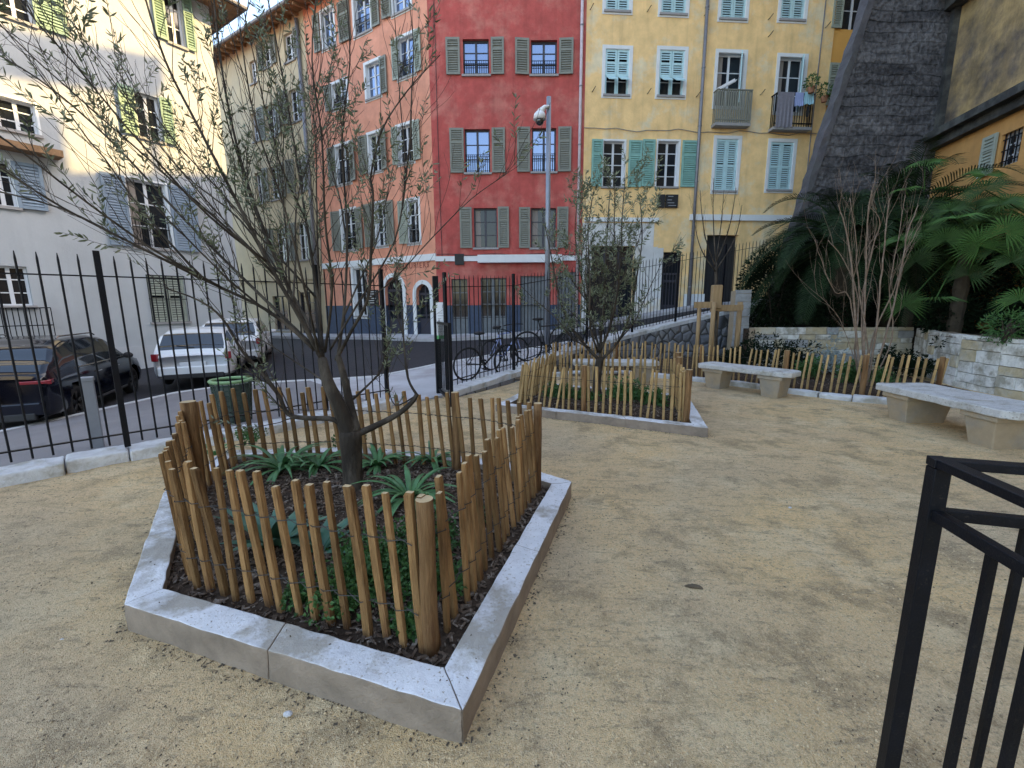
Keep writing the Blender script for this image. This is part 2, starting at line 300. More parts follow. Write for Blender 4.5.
FL = [(-9.5, -1.6), (-7.6, .4), (-6.1, 2.1), (-4.68, 3.75), (-4.02, 4.42), (-3.15, 5.3), (-1.95, 6.75)]      # left fence
FR = [(-1.12, 7.55), (0.04, 9.25), (1.2, 10.7), (2.2, 11.6), (3.8, 12.8), (4.9, 13.3), (7.3, 14.0), (8.6, 14.3)]
TOPR = [.12, .21, .46, .62, .86, 1.06, 1.5, 1.68]
def inpoly(x, y, P):
    c = False; j = len(P) - 1
    for i in range(len(P)):
        if (P[i][1] > y) != (P[j][1] > y) and x < (P[j][0] - P[i][0]) * (y - P[i][1]) / (P[j][1] - P[i][1]) + P[i][0]: c = not c
        j = i
    return c
GP = FL + FR + [(14, 14.4), (14, -14), (-9.5, -14)]
def resample(P, step):
    P = [Vector(p) for p in P]; out = [P[0]]; 
    for a, b in zip(P, P[1:]):
        n = max(1, round((b - a).length / step)); out += [a.lerp(b, k / n) for k in range(1, n + 1)]
    return out
def sheet(name, x0, x1, y0, y1, st, zfn, keep, m):
    nx = round((x1 - x0) / st); ny = round((y1 - y0) / st); b = MB(); idx = {}; v = []; f = []
    def gi(i, j):
        if (i, j) not in idx:
            x = x0 + i * st; y = y0 + j * st; idx[i, j] = len(v); v.append((x, y, zfn(x, y)))
        return idx[i, j]
    for i in range(nx):
        for j in range(ny):
            if keep(x0 + (i + .5) * st, y0 + (j + .5) * st): f.append((gi(i, j), gi(i + 1, j), gi(i + 1, j + 1), gi(i, j + 1)))
    b.add(v, f); return tag(b.build(name, m, smooth=True), kind='structure')
def strip(name, A, B, n, zfn, m, drop=0.15):
    A = resample(A, .2); B = resample(B, .2)
    def at(P, t):
        k = t * (len(P) - 1); i = min(int(k), len(P) - 2); return P[i].lerp(P[i + 1], k - i)
    N = 90; v = []; f = []
    for i in range(N + 1):
        a = at(A, i / N); b_ = at(B, i / N)
        for j in range(n + 1):
            p = a.lerp(b_, j / n); v.append((p.x, p.y, zfn(p.x, p.y)))
        for q in (a, b_): v.append((q.x, q.y, zfn(q.x, q.y) - drop))
    k = n + 3
    for i in range(N):
        for j in range(n): f.append((i * k + j, i * k + j + 1, (i + 1) * k + j + 1, (i + 1) * k + j))
        f.append((i * k + n, i * k + n + 2, (i + 1) * k + n + 2, (i + 1) * k + n)); f.append((i * k, (i + 1) * k, (i + 1) * k + n + 1, i * k + n + 1))
    b = MB(); b.add(v, f); return tag(b.build(name, m), kind='structure')

# ---------------------------------------------------------------- ground
b = MB(); b.add([(-600, -600, -1.6), (600, -600, -1.6), (600, 600, -1.6), (-600, 600, -1.6)], [(0, 1, 2, 3)]); tag(b.build('ground', MT['pavel']), kind='structure')
def sand_material():
    m = bpy.data.materials.new('compacted_tan_grit'); m.use_nodes = True; nt = m.node_tree; L = nt.links.new; bs = nt.nodes['Principled BSDF']; bs.inputs['Roughness'].default_value = .95; bs.inputs['Specular IOR Level'].default_value = .15
    tc = _n(nt, 'ShaderNodeTexCoord'); P = tc.outputs['Object']
    def noi(s, d=5, r=.6, v=P):
        n = _n(nt, 'ShaderNodeTexNoise'); n.inputs['Scale'].default_value = s; n.inputs['Detail'].default_value = d; n.inputs['Roughness'].default_value = r; L(v, n.inputs['Vector']); return n.outputs['Fac']
    def mrg(v, a, b_, c=0, d=1):
        n = _n(nt, 'ShaderNodeMapRange'); 
        for k, q in zip(('From Min', 'From Max', 'To Min', 'To Max'), (a, b_, c, d)): n.inputs[k].default_value = q
        L(v, n.inputs[0]); return n.outputs[0]
    def mix(f, a, b_):
        n = _n(nt, 'ShaderNodeMix', data_type='RGBA')
        L(f, n.inputs['Factor'])
        for k, q in (('A', a), ('B', b_)):
            if isinstance(q, tuple): n.inputs[k].default_value = (*q, 1)
            else: L(q, n.inputs[k])
        return n.outputs['Result']
    c = mix(mrg(noi(.55, 6), .38, .62), (.84, .57, .28), (.72, .52, .31))
    c = mix(mrg(noi(1.7, 8, .7), .50, .62, 0, .85), c, (.86, .66, .40))
    c = mix(mrg(noi(2.6, 8, .72), .50, .62, 0, .85), c, (.34, .235, .13))
    c = mix(mrg(noi(.3, 3), .5, .66, 0, .55), c, (.44, .37, .28))
    n = _n(nt, 'ShaderNodeMapping'); n.inputs['Rotation'].default_value = (0, 0, .5); n.inputs['Scale'].default_value = (1, 4, 1); L(P, n.inputs[0])
    c = mix(mrg(noi(5, 8, .75, n.outputs[0]), .53, .64, 0, .7), c, (.2, .15, .1))
    c = mix(mrg(noi(45, 4, .6), .55, .66, 0, .6), c, (.18, .135, .09))
    v = _n(nt, 'ShaderNodeTexVoronoi'); v.inputs['Scale'].default_value = 210; L(P, v.inputs['Vector']); sp = _n(nt, 'ShaderNodeSeparateColor'); L(v.outputs['Color'], sp.inputs[0])
    c = mix(mrg(sp.outputs[0], 0, 1, 0, .55), c, mix(sp.outputs[1], (.9, .72, .48), (.32, .23, .13)))
    L(c, bs.inputs['Base Color'])
    ad = _n(nt, 'ShaderNodeMath', operation='MULTIPLY_ADD'); L(noi(9, 6, .7), ad.inputs[0]); ad.inputs[1].default_value = 2.2
    a2 = _n(nt, 'ShaderNodeMath', operation='MULTIPLY_ADD'); L(v.outputs['Distance'], a2.inputs[0]); a2.inputs[1].default_value = -.5; L(noi(70, 4, .7), a2.inputs[2]); L(a2.outputs[0], ad.inputs[2])
    bp = _n(nt, 'ShaderNodeBump'); bp.inputs['Strength'].default_value = .8; bp.inputs['Distance'].default_value = .022; L(ad.outputs[0], bp.inputs['Height']); L(bp.outputs[0], bs.inputs['Normal'])
    return m
MT['sand'] = sand_material()
def gz(x, y): return noise.noise(Vector((x * .7, y * .7, 3))) * .014 + noise.noise(Vector((x * 3.1, y * 3.1, 1))) * .009 + noise.noise(Vector((x * 7, y * 7, 5))) * .005
sheet('garden_path', -9.5, 14, -14, 14.4, .1, gz, lambda x, y: inpoly(x, y, GP) and not (x > 9.3 and y > 4), MT['sand'])
sheet('road', -30, 22, -10, 34, .25, lambda x, y: zf(x, y) - .1, lambda x, y: not inpoly(x, y, GP), MT['asphalt'])
KN = [(-14.5, -1.0), (-11.2, 1.8), (-9.0, 4.2), (-7.95, 6.3), (-7.6, 7.9), (-7.2, 9.3), (-6.3, 9.9), (-4.6, 9.9), (-3.1, 9.9), (-1.8, 11.3), (-.4, 12.0), (1.6, 12.9), (4.0, 14.0), (7.3, 15.2), (9, 15.6)]
i0 = 7
strip('pavement', FL[:1] + FL[1:] , KN[:i0 + 1], 6, zf, MT['pavel'])
strip('near_pavement', [(-1.95, 6.75)] + FR, KN[i0:], 6, zf, MT['pave'])
def offs(P, d):
    P = [Vector(p) for p in P]; out = []
    for i in range(len(P)):
        t = (P[min(i + 1, len(P) - 1)] - P[max(i - 1, 0)]).normalized(); out.append(tuple(P[i] + Vector((-t.y, t.x)) * d))
    return out
strip('kerb_line', KN, offs(KN, .16), 1, lambda x, y: zf(x, y) + .012, MT['line'])
FB = [(-22, 29.5), (-12, 23.2), (-7.2, 20.2), (-3.1, 17.6), (-2.9, 17.55), (2.8, 17.55), (9, 18.0), (14, 18.4)]
strip('far_pavement', offs(FB, -.75), offs(FB, .6), 4, lambda x, y: zf(x, y) + .02, MT['pave'])
# gate apron: ground seen through the gate
# ---------------------------------------------------------------- facade frames
class Wall:
    def __init__(s, o, d):
        s.o = Vector((*o, 0)); s.d = Vector((*d, 0)).normalized(); s.n = Vector((s.d.y, -s.d.x, 0))
        m = Matrix((s.d, s.n, Vector((0, 0, 1)))).transposed().to_4x4(); m.translation = s.o; s.T = m
    def hit(s, x, y):
        d = ray(x, y); t = (s.o - EYE).dot(s.n) / d.dot(s.n); p = EYE + d * t; return (p - s.o).dot(s.d), p.z
    def rect(s, x0, y0, x1, y1):
        xm, ym = (x0 + x1) / 2, (y0 + y1) / 2
        a, c = sorted((s.hit(x0, ym)[0], s.hit(x1, ym)[0])); e, f = sorted((s.hit(xm, y0)[1], s.hit(xm, y1)[1])); return a, c, e, f
    def mb(s): return MB(s.T)
def wall_front(W, s0, s1, z0, z1, holes, name, m, root, n0=0.0, reveal=.24):
    S = sorted({s0, s1} | {h[0] for h in holes} | {h[1] for h in holes}); Z = sorted({z0, z1} | {h[2] for h in holes} | {h[3] for h in holes})
    S = [a for a in S if s0 <= a <= s1]; Z = [a for a in Z if z0 <= a <= z1]
    b = W.mb(); idx = {}; v = []; f = []
    def gi(i, j):
        if (i, j) not in idx: idx[i, j] = len(v); v.append((S[i], n0, Z[j]))
        return idx[i, j]
    for i in range(len(S) - 1):
        for j in range(len(Z) - 1):
            cs, cz = (S[i] + S[i + 1]) / 2, (Z[j] + Z[j + 1]) / 2
            if not any(h[0] < cs < h[1] and h[2] < cz < h[3] for h in holes): f.append((gi(i, j), gi(i + 1, j), gi(i + 1, j + 1), gi(i, j + 1)))
    b.add(v, f)
    for a, c, e, g in holes:
        a, c, e, g = max(a, s0), min(c, s1), max(e, z0), min(g, z1); r = n0 - reveal
        b.add([(a, n0, e), (a, r, e), (a, r, g), (a, n0, g), (c, n0, e), (c, r, e), (c, r, g), (c, n0, g)], [(0, 3, 2, 1), (4, 5, 6, 7), (0, 1, 5, 4), (3, 7, 6, 2)])
    b.add([(s0, n0, z0), (s0, n0, z1), (s0, n0 - .32, z1), (s0, n0 - .32, z0), (s1, n0, z0), (s1, n0, z1), (s1, n0 - .32, z1), (s1, n0 - .32, z0)], [(0, 1, 2, 3), (4, 7, 6, 5), (1, 5, 6, 2)])
    return b.build(name, m, root)
def shutter_geo(b, s0, s1, n, z0, z1, T=.045, mid=.68, back=True):
    fw = min(.07, (s1 - s0) * .16); rw = .08
    b.box(s0, s0 + fw, n, n + T, z0, z1); b.box(s1 - fw, s1, n, n + T, z0, z1)
    zm = z0 + (z1 - z0) * mid
    for a, c in ((z0, z0 + rw), (zm - rw / 2, zm + rw / 2), (z1 - rw, z1)): b.box(s0 + fw, s1 - fw, n + .002, n + T - .002, a, c)
    if back: b.box(s0 + fw, s1 - fw, n + .002, n + .006, z0 + rw, z1 - rw)
    z = z0 + rw + .02
    while z < z1 - rw - .02:
        if abs(z - zm) > rw * .7:
            b.add([(s0 + fw, n + T - .004, z), (s1 - fw, n + T - .004, z), (s1 - fw, n + .008, z + .055), (s0 + fw, n + .008, z + .055), (s0 + fw, n + T - .004, z - .006), (s1 - fw, n + T - .004, z - .006)], [(0, 1, 2, 3), (4, 5, 1, 0)])
        z += .078
TR = random.Random(4)
def window(W, root, r, fm, shut=None, sm=None, surround=None, bars=2, rail=False, sill=True, nn=-.17, curtain=False, closed=False, glass='glass', ssz=None, pad=.12, flap=False, mull=True):
    s0, s1, z0, z1 = r; b = W.mb(); fw = .055
    b.box(s0, s0 + fw, nn, nn + .05, z0, z1); b.box(s1 - fw, s1, nn, nn + .05, z0, z1); b.box(s0 + fw, s1 - fw, nn, nn + .048, z0, z0 + fw); b.box(s0 + fw, s1 - fw, nn, nn + .048, z1 - fw, z1)
    c = (s0 + s1) / 2
    if mull: b.box(c - .04, c + .04, nn, nn + .045, z0 + fw, z1 - fw)
    for k in range(1, bars + 1):
        z = z0 + (z1 - z0) * k / (bars + 1); b.box(s0 + fw, s1 - fw, nn + .002, nn + .03, z - .015, z + .015)
    wn = b.build('window', fm, root)
    b = W.mb(); b.add([(s0, nn + .01, z0), (s1, nn + .01, z0), (s1, nn + .01, z1), (s0, nn + .01, z1)], [(0, 1, 2, 3)]); b.build('pane', MT[glass], wn)
    if curtain:
        b = W.mb(); b.box(s0 + fw, s0 + fw + (s1 - s0) * .22, nn + .013, nn + .016, z0 + fw, z1 - fw); b.build('curtain', MT['curtain'], wn)
    if surround:
        b = W.mb(); q = pad; n1 = .022
        b.box(s0 - q, s0, 0.001, n1, z0 - q, z1 + q); b.box(s1, s1 + q, 0.001, n1, z0 - q, z1 + q); b.box(s0, s1, 0.001, n1, z1, z1 + q); b.box(s0, s1, 0.001, n1, z0 - q, z0)
        b.box(s0, s0 + .012, -.16, 0, z0, z1); b.box(s1 - .012, s1, -.16, 0, z0, z1); b.box(s0 + .012, s1 - .012, -.16, 0, z1 - .012, z1)
        b.build('surround', surround, wn)
    if sill:
        b = W.mb(); b.box(s0 - .06, s1 + .06, -.14, .07, z0 - .06, z0 + .012); b.build('sill', MT['sill'], wn)
    if rail:
        b = W.mb()
        for k in range(12):
            s = s0 + (s1 - s0) * (k + .5) / 12; b.box(s - .008, s + .008, -.06, -.045, z0 + .05, z0 + (z1 - z0) * .42)
        for q in (.05, .3, .42): b.box(s0, s1, -.062, -.043, z0 + (z1 - z0) * q, z0 + (z1 - z0) * q + .02)
        b.build('railing', MT['grille'], wn)
    if shut and not closed:
        for (a, c) in shut:
            zz = ssz or (z0, z1 + .04); lft = (a + c) / 2 < (s0 + s1) / 2; hg = max(a, c) if lft else min(a, c); tl = abs(TR.gauss(0, .07)) + (.25 if TR.random() < .06 else 0)
            b = MB(W.T @ Matrix.Translation((hg, .03, 0)) @ Matrix.Rotation(-tl if lft else tl, 4, 'Z')); shutter_geo(b, min(a, c) - hg, max(a, c) - hg, 0, zz[0], zz[1] - TR.random() * .02); b.build('shutter', sm, wn)
    if closed:
        sm = sm or MT['shut_pale']
        mid = .42 if flap else .5
        for a, c in ((s0 + .01, (s0 + s1) / 2 - .006), ((s0 + s1) / 2 + .006, s1 - .01)):
            b = W.mb()
            if flap:
                shutter_geo(b, a, c, -.06, z0 + (z1 - z0) * .42, z1 - .01, mid=.5, back=False); fwd = .07
                b.box(a, a + .06, -.06, -.025, z0, z0 + (z1 - z0) * .42); b.box(c - .06, c, -.06, -.025, z0, z0 + (z1 - z0) * .42)
                zt = z0 + (z1 - z0) * .42; b.add([(a + .06, -.02, zt), (c - .06, -.02, zt), (c - .06, .34, zt - .24), (a + .06, .34, zt - .24), (a + .06, -.02, zt - .03), (c - .06, -.02, zt - .03), (c - .06, .34, zt - .27), (a + .06, .34, zt - .27)],
                      [(0, 3, 2, 1), (4, 5, 6, 7), (2, 3, 7, 6), (0, 4, 7, 3), (1, 2, 6, 5)])
            else: shutter_geo(b, a, c, -.06, z0, z1 - .01, mid=mid, back=False)
            b.build('shutter', sm, wn)
    return wn
def block(W, root, s0, s1, z0, z1, depth, m, name='wall_core', n1=-.33):
    b = W.mb(); b.box(s0 + .01, s1 - .01, -depth, n1 + .011, z0, z1); return b.build(name, m, root)

# ================================================================ RED BUILDING (front face) and CORAL flank
WR = Wall((-2.98, 18), (1, 0)); WC = Wall((-2.98, 18), (.844, -.536)); # coral: s negative goes away to the left
WY = Wall((2.78, 18), (.997, .075)); RTOP = 15.6
root = thing('corner_building', (-2.98, 18, .3), 'tall red corner building with navy plinth and grey green shutters', 'building')
red = [((463, 39, 489, 75), (446, 460), (491, 504), 0), ((531, 40, 557, 75), (515, 529), (559, 573), 0),
       ((465, 129, 490, 173), (450, 464), (492, 505), 1), ((532, 128, 556, 172), (517, 530), (558, 571), 1),
       ((474, 208, 497, 248), (460, 472), (498, 509), 2), ((531, 208, 556, 248), (519, 530), (557, 568), 2)]
holes = []; rr = []
for px, a, c, k in red:
    r = WR.rect(*px); holes.append(r); ym = (px[1] + px[3]) / 2
    sh = [(WR.hit(a[0], ym)[0], WR.hit(a[1], ym)[0]), (WR.hit(c[0], ym)[0], WR.hit(c[1], ym)[0])]; rr.append((r, sh, k))
doors = [(452, 279, 468, 331), (481, 278, 506, 332), (521, 276, 548, 331), (557, 272, 575, 330)]
dr = []
for px in doors:
    r = list(WR.rect(*px)); r[2] = zf(*(WR.T @ Vector((r[0], 0, 0))).xy) - .02; dr.append(tuple(r)); holes.append(tuple(r))
zn = WR.hit(500, 305)[1]; smax = 5.76
def split_holes(hs, lo, hi): return [(a, c, max(e, lo), min(g, hi)) for a, c, e, g in hs if e < hi and g > lo]
wall_front(WR, 0, smax, zn, RTOP, split_holes(holes, zn, RTOP), 'wall', MT['red'], root)
wall_front(WR, 0, smax, -1, zn - .002, split_holes(holes, -1, zn), 'plinth', MT['navy'], root, n0=.012)
block(WR, root, 0, smax, -1, RTOP, 9, MT['red'])
for r, sh, k in rr:
    window(WR, root, r, MT['frame_d'] if k < 2 else MT['frame_d'], sh, MT['shut_grey'], rail=(k < 2), bars=2, curtain=(k == 2), glass='skyglass' if k < 2 else 'glass')
for i, r in enumerate(dr):
    s0, s1, z0, z1 = r
    if i < 2:
        b = WR.mb(); nn = -.18; zl = z0 + (z1 - z0) * .3
        b.box(s0, s1, nn, nn + .05, z0, zl)
        n = 2 if i == 0 else 4
        for k in range(n + 1):
            s = s0 + (s1 - s0) * k / n; b.box(s - .03, s + .03, nn, nn + .06, zl, z1)
        for q in (.33, .55, .77, 1): b.box(s0, s1, nn + .001, nn + .04, z0 + (z1 - z0) * q - .04, z0 + (z1 - z0) * q)
        if i == 1: c = (s0 + s1) / 2; b.box(c - .07, c + .07, nn, nn + .08, z0, z1)
        d = b.build('door', MT['shopgrey'], root)
        b = WR.mb(); b.add([(s0, nn + .005, zl), (s1, nn + .005, zl), (s1, nn + .005, z1), (s0, nn + .005, z1)], [(0, 1, 2, 3)]); b.build('pane', MT['glass'], d)
    else:
        b = WR.mb(); n = int((s1 - s0) / .14)
        for k in range(n):
            a = s0 + (s1 - s0) * k / n; b.box(a + .004, a + (s1 - s0) / n - .004, -.12, -.09 + .008 * (k % 2), z0, z1)
        b.box(s0, s1, -.14, -.122, z0, z1); b.build('roller_door', MT['shopgrey'], root)
zs0, zs1 = WR.hit(500, 261)[1], WR.hit(500, 256)[1]
b = WR.mb(); b.box(-.02, smax, .001, .06, zs0, zs1); b.build('string_course', MT['white'], root)
b = WR.mb(); sa, sb = WR.hit(478, 258)[0], WR.hit(561, 258)[0]; b.box(sa, sb, .062, .3, zs0 - .08, zs1 + .02); b.build('awning_case', MT['white'], root)
b = WR.mb(); r = WR.rect(455, 254, 464, 265)
b.box(r[0], r[1], .005, .075, r[2], r[3])
for k in range(5): z = r[2] + (r[3] - r[2]) * (k + .5) / 5; b.box(r[0] + .02, r[1] - .02, .075, .085, z - .02, z + .01)
b.build('vent', MT['black'], root)
# coral flank
cor = thing('terrace_building', tuple((WC.T @ Vector((0, 0, .3)))), 'coral pink building with white window surrounds and arched doorways', 'building')
SB = WC.hit(312, 130)[0]   # coral / beige boundary
ztop = WC.hit(268, 30)[1]
cw = [((398, 36, 414, 77), (393, 399), (415, 422)), ((398, 125, 413, 163), (393, 398), (414, 421)), ((408, 200, 419, 243), (400, 408), None),
      ((322, 9, 334, 48), (314, 320), None), ((354, -8, 370, 34), (339, 350), (372, 380)), ((392, -30, 410, 12), (382, 391), None),
      ((332, 82, 347, 108), (326, 332), None), ((366, 62, 380, 98), None, (381, 388)),
      ((336, 145, 350, 184), (329, 336), (351, 358)), ((369, 133, 381, 172), (360, 368), (382, 389)),
      ((342, 210, 356, 250), (334, 341), (357, 364)), ((376, 203, 386, 246), (366, 375), (387, 395))]
ch = []; cl = []
for px, a, c in cw:
    r = WC.rect(*px); ch.append(r); ym = (px[1] + px[3]) / 2; sh = []
    for q in (a, c):
        if q: sh.append(tuple(sorted((WC.hit(q[0], ym)[0], WC.hit(q[1], ym)[0]))))
    cl.append((r, sh))
shop = list(WC.rect(354, 268, 366, 316)); door1 = list(WC.rect(386, 277, 404, 335)); door2 = list(WC.rect(417, 284, 431, 335))
def gzW(W, s): p = W.T @ Vector((s, 0, 0)); return zf(p.x, p.y)
for d in (door1, door2): d[2] = gzW(WC, d[0]) - .02
shop[2] = shop[2]
ch += [tuple(shop), tuple(door1), tuple(door2)]
zn2 = WC.hit(410, 305)[1]
wall_front(WC, SB, -.001, zn2, ztop, split_holes(ch, zn2, ztop), 'wall', MT['coral'], cor)
wall_front(WC, SB, -.001, -1, zn2 - .002, split_holes(ch, -1, zn2), 'plinth', MT['navy'], cor, n0=.012)
block(WC, cor, SB, -.35, -1, ztop, 9, MT['coral'])
for i, (r, sh) in enumerate(cl):
    window(WC, cor, r, MT['frame_w'], sh, MT['shut_pale'] if i in (0, 1, 2) else MT['shut_grey'], surround=MT['white'], bars=2, rail=(i % 2 == 0), pad=.1, glass='skyglass' if i in (0, 3, 4, 5, 7) else 'glass')
window(WC, cor, tuple(shop), MT['frame_w'], surround=MT['white'], bars=1, pad=.12)
for r in (door1, door2):
    s0, s1, z0, z1 = r; rad = (s1 - s0) / 2; c = (s0 + s1) / 2; zc = z1 - rad
    b = WC.mb(); N = 10; arc = [(c + rad * math.cos(math.pi * k / N), zc + rad * math.sin(math.pi * k / N)) for k in range(N + 1)]
    # spandrel fill
    for k in range(N):
        a, d = arc[k], arc[k + 1]
        b.add([(a[0], .004, a[1]), (d[0], .004, d[1]), (d[0], .004, z1 + .002), (a[0], .004, z1 + .002), (a[0], -.2, a[1]), (d[0], -.2, d[1])], [(0, 1, 2, 3), (0, 4, 5, 1)])
    b.build('spandrel', MT['coral'], cor)
    b = WC.mb(); w_ = .17
    for k in range(N):
        a0, a1 = math.pi * k / N, math.pi * (k + 1) / N; P = []
        for n_ in (.006, .05):
            for rr_ in (rad, rad + w_):
                for a in (a0, a1): P.append((c + rr_ * math.cos(a), n_, zc + rr_ * math.sin(a)))
        b.add(P, [(4, 6, 7, 5), (0, 1, 5, 4), (2, 6, 7, 3)])
    for sg in (s0 - w_, s1): b.box(sg, sg + w_, .014, .055, z0, zc)
    b.build('door_surround', MT['white'], cor)
    b = WC.mb(); nn = -.2; b.box(s0, s1, nn, nn + .04, z0, z0 + .7)
    for k in range(3): s = s0 + (s1 - s0) * k / 2; b.box(s - .04, s + .04, nn, nn + .06, z0 + .7, z1)
    b.box(s0, s1, nn + .001, nn + .055, zc - .05, zc + .05); b.box(s0, s1, nn + .001, nn + .055, zc - .9, zc - .84)
    d = b.build('door', MT['frame_d'], cor)
    b = WC.mb(); b.add([(s0, nn + .005, z0 + .7), (s1, nn + .005, z0 + .7), (s1, nn + .005, z1), (s0, nn + .005, z1)], [(0, 1, 2, 3)]); b.build('pane', MT['glass'], d)
sA, zA = WC.hit(360, 263); sB_, zB = WC.hit(434, 258); zst = (zA + zB) / 2
b = WC.mb(); b.box(SB, .02, .001, .07, zst - .12, zst + .14); b.build('string_course', MT['white'], cor)
sl0 = WC.hit(378, 270)[0]; sl1 = WC.hit(434, 262)[0]; Tt = WC.T @ Matrix.Translation(((sl0 + sl1) / 2, .012, (WC.hit(378, 271)[1] + WC.hit(434, 262)[1]) / 2)) @ Matrix.Rotation(R(90), 4, 'X')
text_mb('DES', Tt @ Matrix.Translation((-1.32, 0, 0)), .3, 'lettering', MT['letter'], cor, spacing=1.25); text_mb('SERRURIERS', Tt @ Matrix.Translation((.42, 0, 0)), .3, 'lettering', MT['letter'], cor, spacing=1.25)
r = WC.rect(368, 290, 379, 305)
mb_ = thing('menu_board', tuple(WC.T @ Vector((r[0], .03, r[2]))), 'black menu board with chalk lines between coral shop window and arched door', 'sign')
b = WC.mb(); b.box(r[0], r[1], .02, .06, r[2], r[3]); b.build('board', MT['slate'], mb_)
b = WC.mb()
for k in range(6): z = r[3] - (r[3] - r[2]) * (k + .8) / 6.8; q = (r[1] - r[0]); b.box(r[0] + q * (.15 + .1 * (k % 2)), r[1] - q * (.2 + .08 * (k % 3)), .06, .063, z - .012, z + .012)
b.build('chalk_writing', MT['chalk'], mb_)
# beige neighbour
bei = thing('terrace_building', tuple(WC.T @ Vector((SB, 0, .1))), 'beige building under brown eaves between cream and coral buildings', 'building')
SE = SB - 9.5
bw = [((263, 40, 271, 68), (258, 263), (272, 277)), ((284, 32, 294, 62), None, (295, 300)), ((250, 60, 256, 84), None, None), ((266, 104, 276, 138), (259, 265), (277, 283)), ((290, 88, 300, 122), (283, 289), (301, 306)),
      ((270, 166, 280, 200), (263, 269), (281, 286)), ((296, 158, 304, 192), (289, 295), (305, 310)), ((276, 228, 286, 262), (269, 275), (287, 292)), ((298, 222, 308, 260), (291, 297), (309, 314)),
      ((252, 112, 258, 142), None, None), ((256, 172, 262, 204), None, None)]
bh = []; bl = []
for px, a, c in bw:
    r = WC.rect(*px); bh.append(r); ym = (px[1] + px[3]) / 2; bl.append((r, [tuple(sorted((WC.hit(q[0], ym)[0], WC.hit(q[1], ym)[0]))) for q in (a, c) if q]))
bd = list(WC.rect(300, 292, 316, 340)); bd[2] = gzW(WC, bd[0]) - .02; bh.append(tuple(bd)); bd2 = WC.rect(274, 296, 288, 330); bh.append(bd2)
wall_front(WC, SE, SB - .002, -1, ztop - .02, bh, 'wall', MT['beige'], bei)
block(WC, bei, SE, SB - .002, -1, ztop - .02, 9, MT['beige'])
for r, sh in bl: window(WC, bei, r, MT['frame_w'], sh, MT['shut_grey'], bars=2)
window(WC, bei, tuple(bd), MT['frame_d'], bars=3, sill=False); window(WC, bei, bd2, MT['frame_d'], bars=1)
zst2 = WC.hit(300, 278)[1]; b = WC.mb(); b.box(SE, SB - .01, .001, .07, zst2 - .1, zst2 + .12); b.build('string_course', MT['beige'], bei)
def eave(W, rt, s0, s1, z, out=.75):
    b = W.mb(); b.add([(s0, .0, z - .02), (s1, .0, z - .02), (s1, out, z - .18), (s0, out, z - .18), (s0, 0, z + .12), (s1, 0, z + .12), (s1, out, z - .06), (s0, out, z - .06)], [(0, 3, 2, 1), (4, 5, 6, 7), (3, 7, 6, 2), (0, 4, 7, 3), (1, 2, 6, 5)])
    s = s0 + .3
    while s < s1 - .2:
        b.add([(s, .0, z - .16), (s + .1, .0, z - .16), (s + .1, out - .05, z - .3), (s, out - .05, z - .3), (s, 0, z - .03), (s + .1, 0, z - .03), (s + .1, out - .05, z - .18), (s, out - .05, z - .18)], [(0, 1, 2, 3), (0, 4, 7, 3)[::-1], (1, 2, 6, 5), (3, 2, 6, 7)]); s += .55
    b.build('eave', MT['soffit'], rt)
    b = W.mb(); b.tube([(s0, out + .05, z - .1), (s1, out + .05, z - .1)], .07, 8); b.build('gutter', MT['pipe'], rt)
    b = W.mb(); d = 4.5
    b.add([(s0, out + .02, z - .04), (s1, out + .02, z - .04), (s1, -d, z + 1.7), (s0, -d, z + 1.7), (s0, -2 * d, z + .1), (s1, -2 * d, z + .1)], [(0, 1, 2, 3), (3, 2, 5, 4)])
    b.build('roof', MT['roof'], rt)
eave(WC, bei, SE, SB - .002, ztop); eave(WC, cor, SB, .0, ztop + .02)
b = WR.mb(); b.box(-.1, smax + .02, -9, .5, RTOP, RTOP + .18); b.build('roof', MT['roof'], root)
def drain(W, px, name, mt, label, r=.055, top=None, bot=None, nn=.1):
    p0 = W.hit(*px[0]); p1 = W.hit(*px[1]); s = (p0[0] + p1[0]) / 2; zt = top if top else p0[1]; zb = bot if bot is not None else p1[1]
    o = thing('drainpipe', tuple(W.T @ Vector((s, nn, zb))), label, 'drainpipe'); b = W.mb(); b.tube([(s, nn, zb), (s, nn, zt)], r, 10); b.build('pipe', mt, o, smooth=True)
    z = zb + .8
    while z < zt:
        b = W.mb(); b.tube([(s, nn, z), (s, nn, z + .04)], r + .014, 10); b.box(s - .012, s + .012, 0.002, nn, z, z + .03); b.build('bracket', MT['pipe'], o); z += 2.0
    return o
drain(WC, ((310, 130), (318, 300)), 'p', MT['pipe'], 'pale downpipe between the beige and the coral building', r=.08, top=ztop - .3, bot=.3)
drain(WR, ((580, 60), (578, 250)), 'p', MT['pipe_w'], 'pinkish white downpipe where red wall meets yellow wall', top=RTOP - .1, bot=.7)

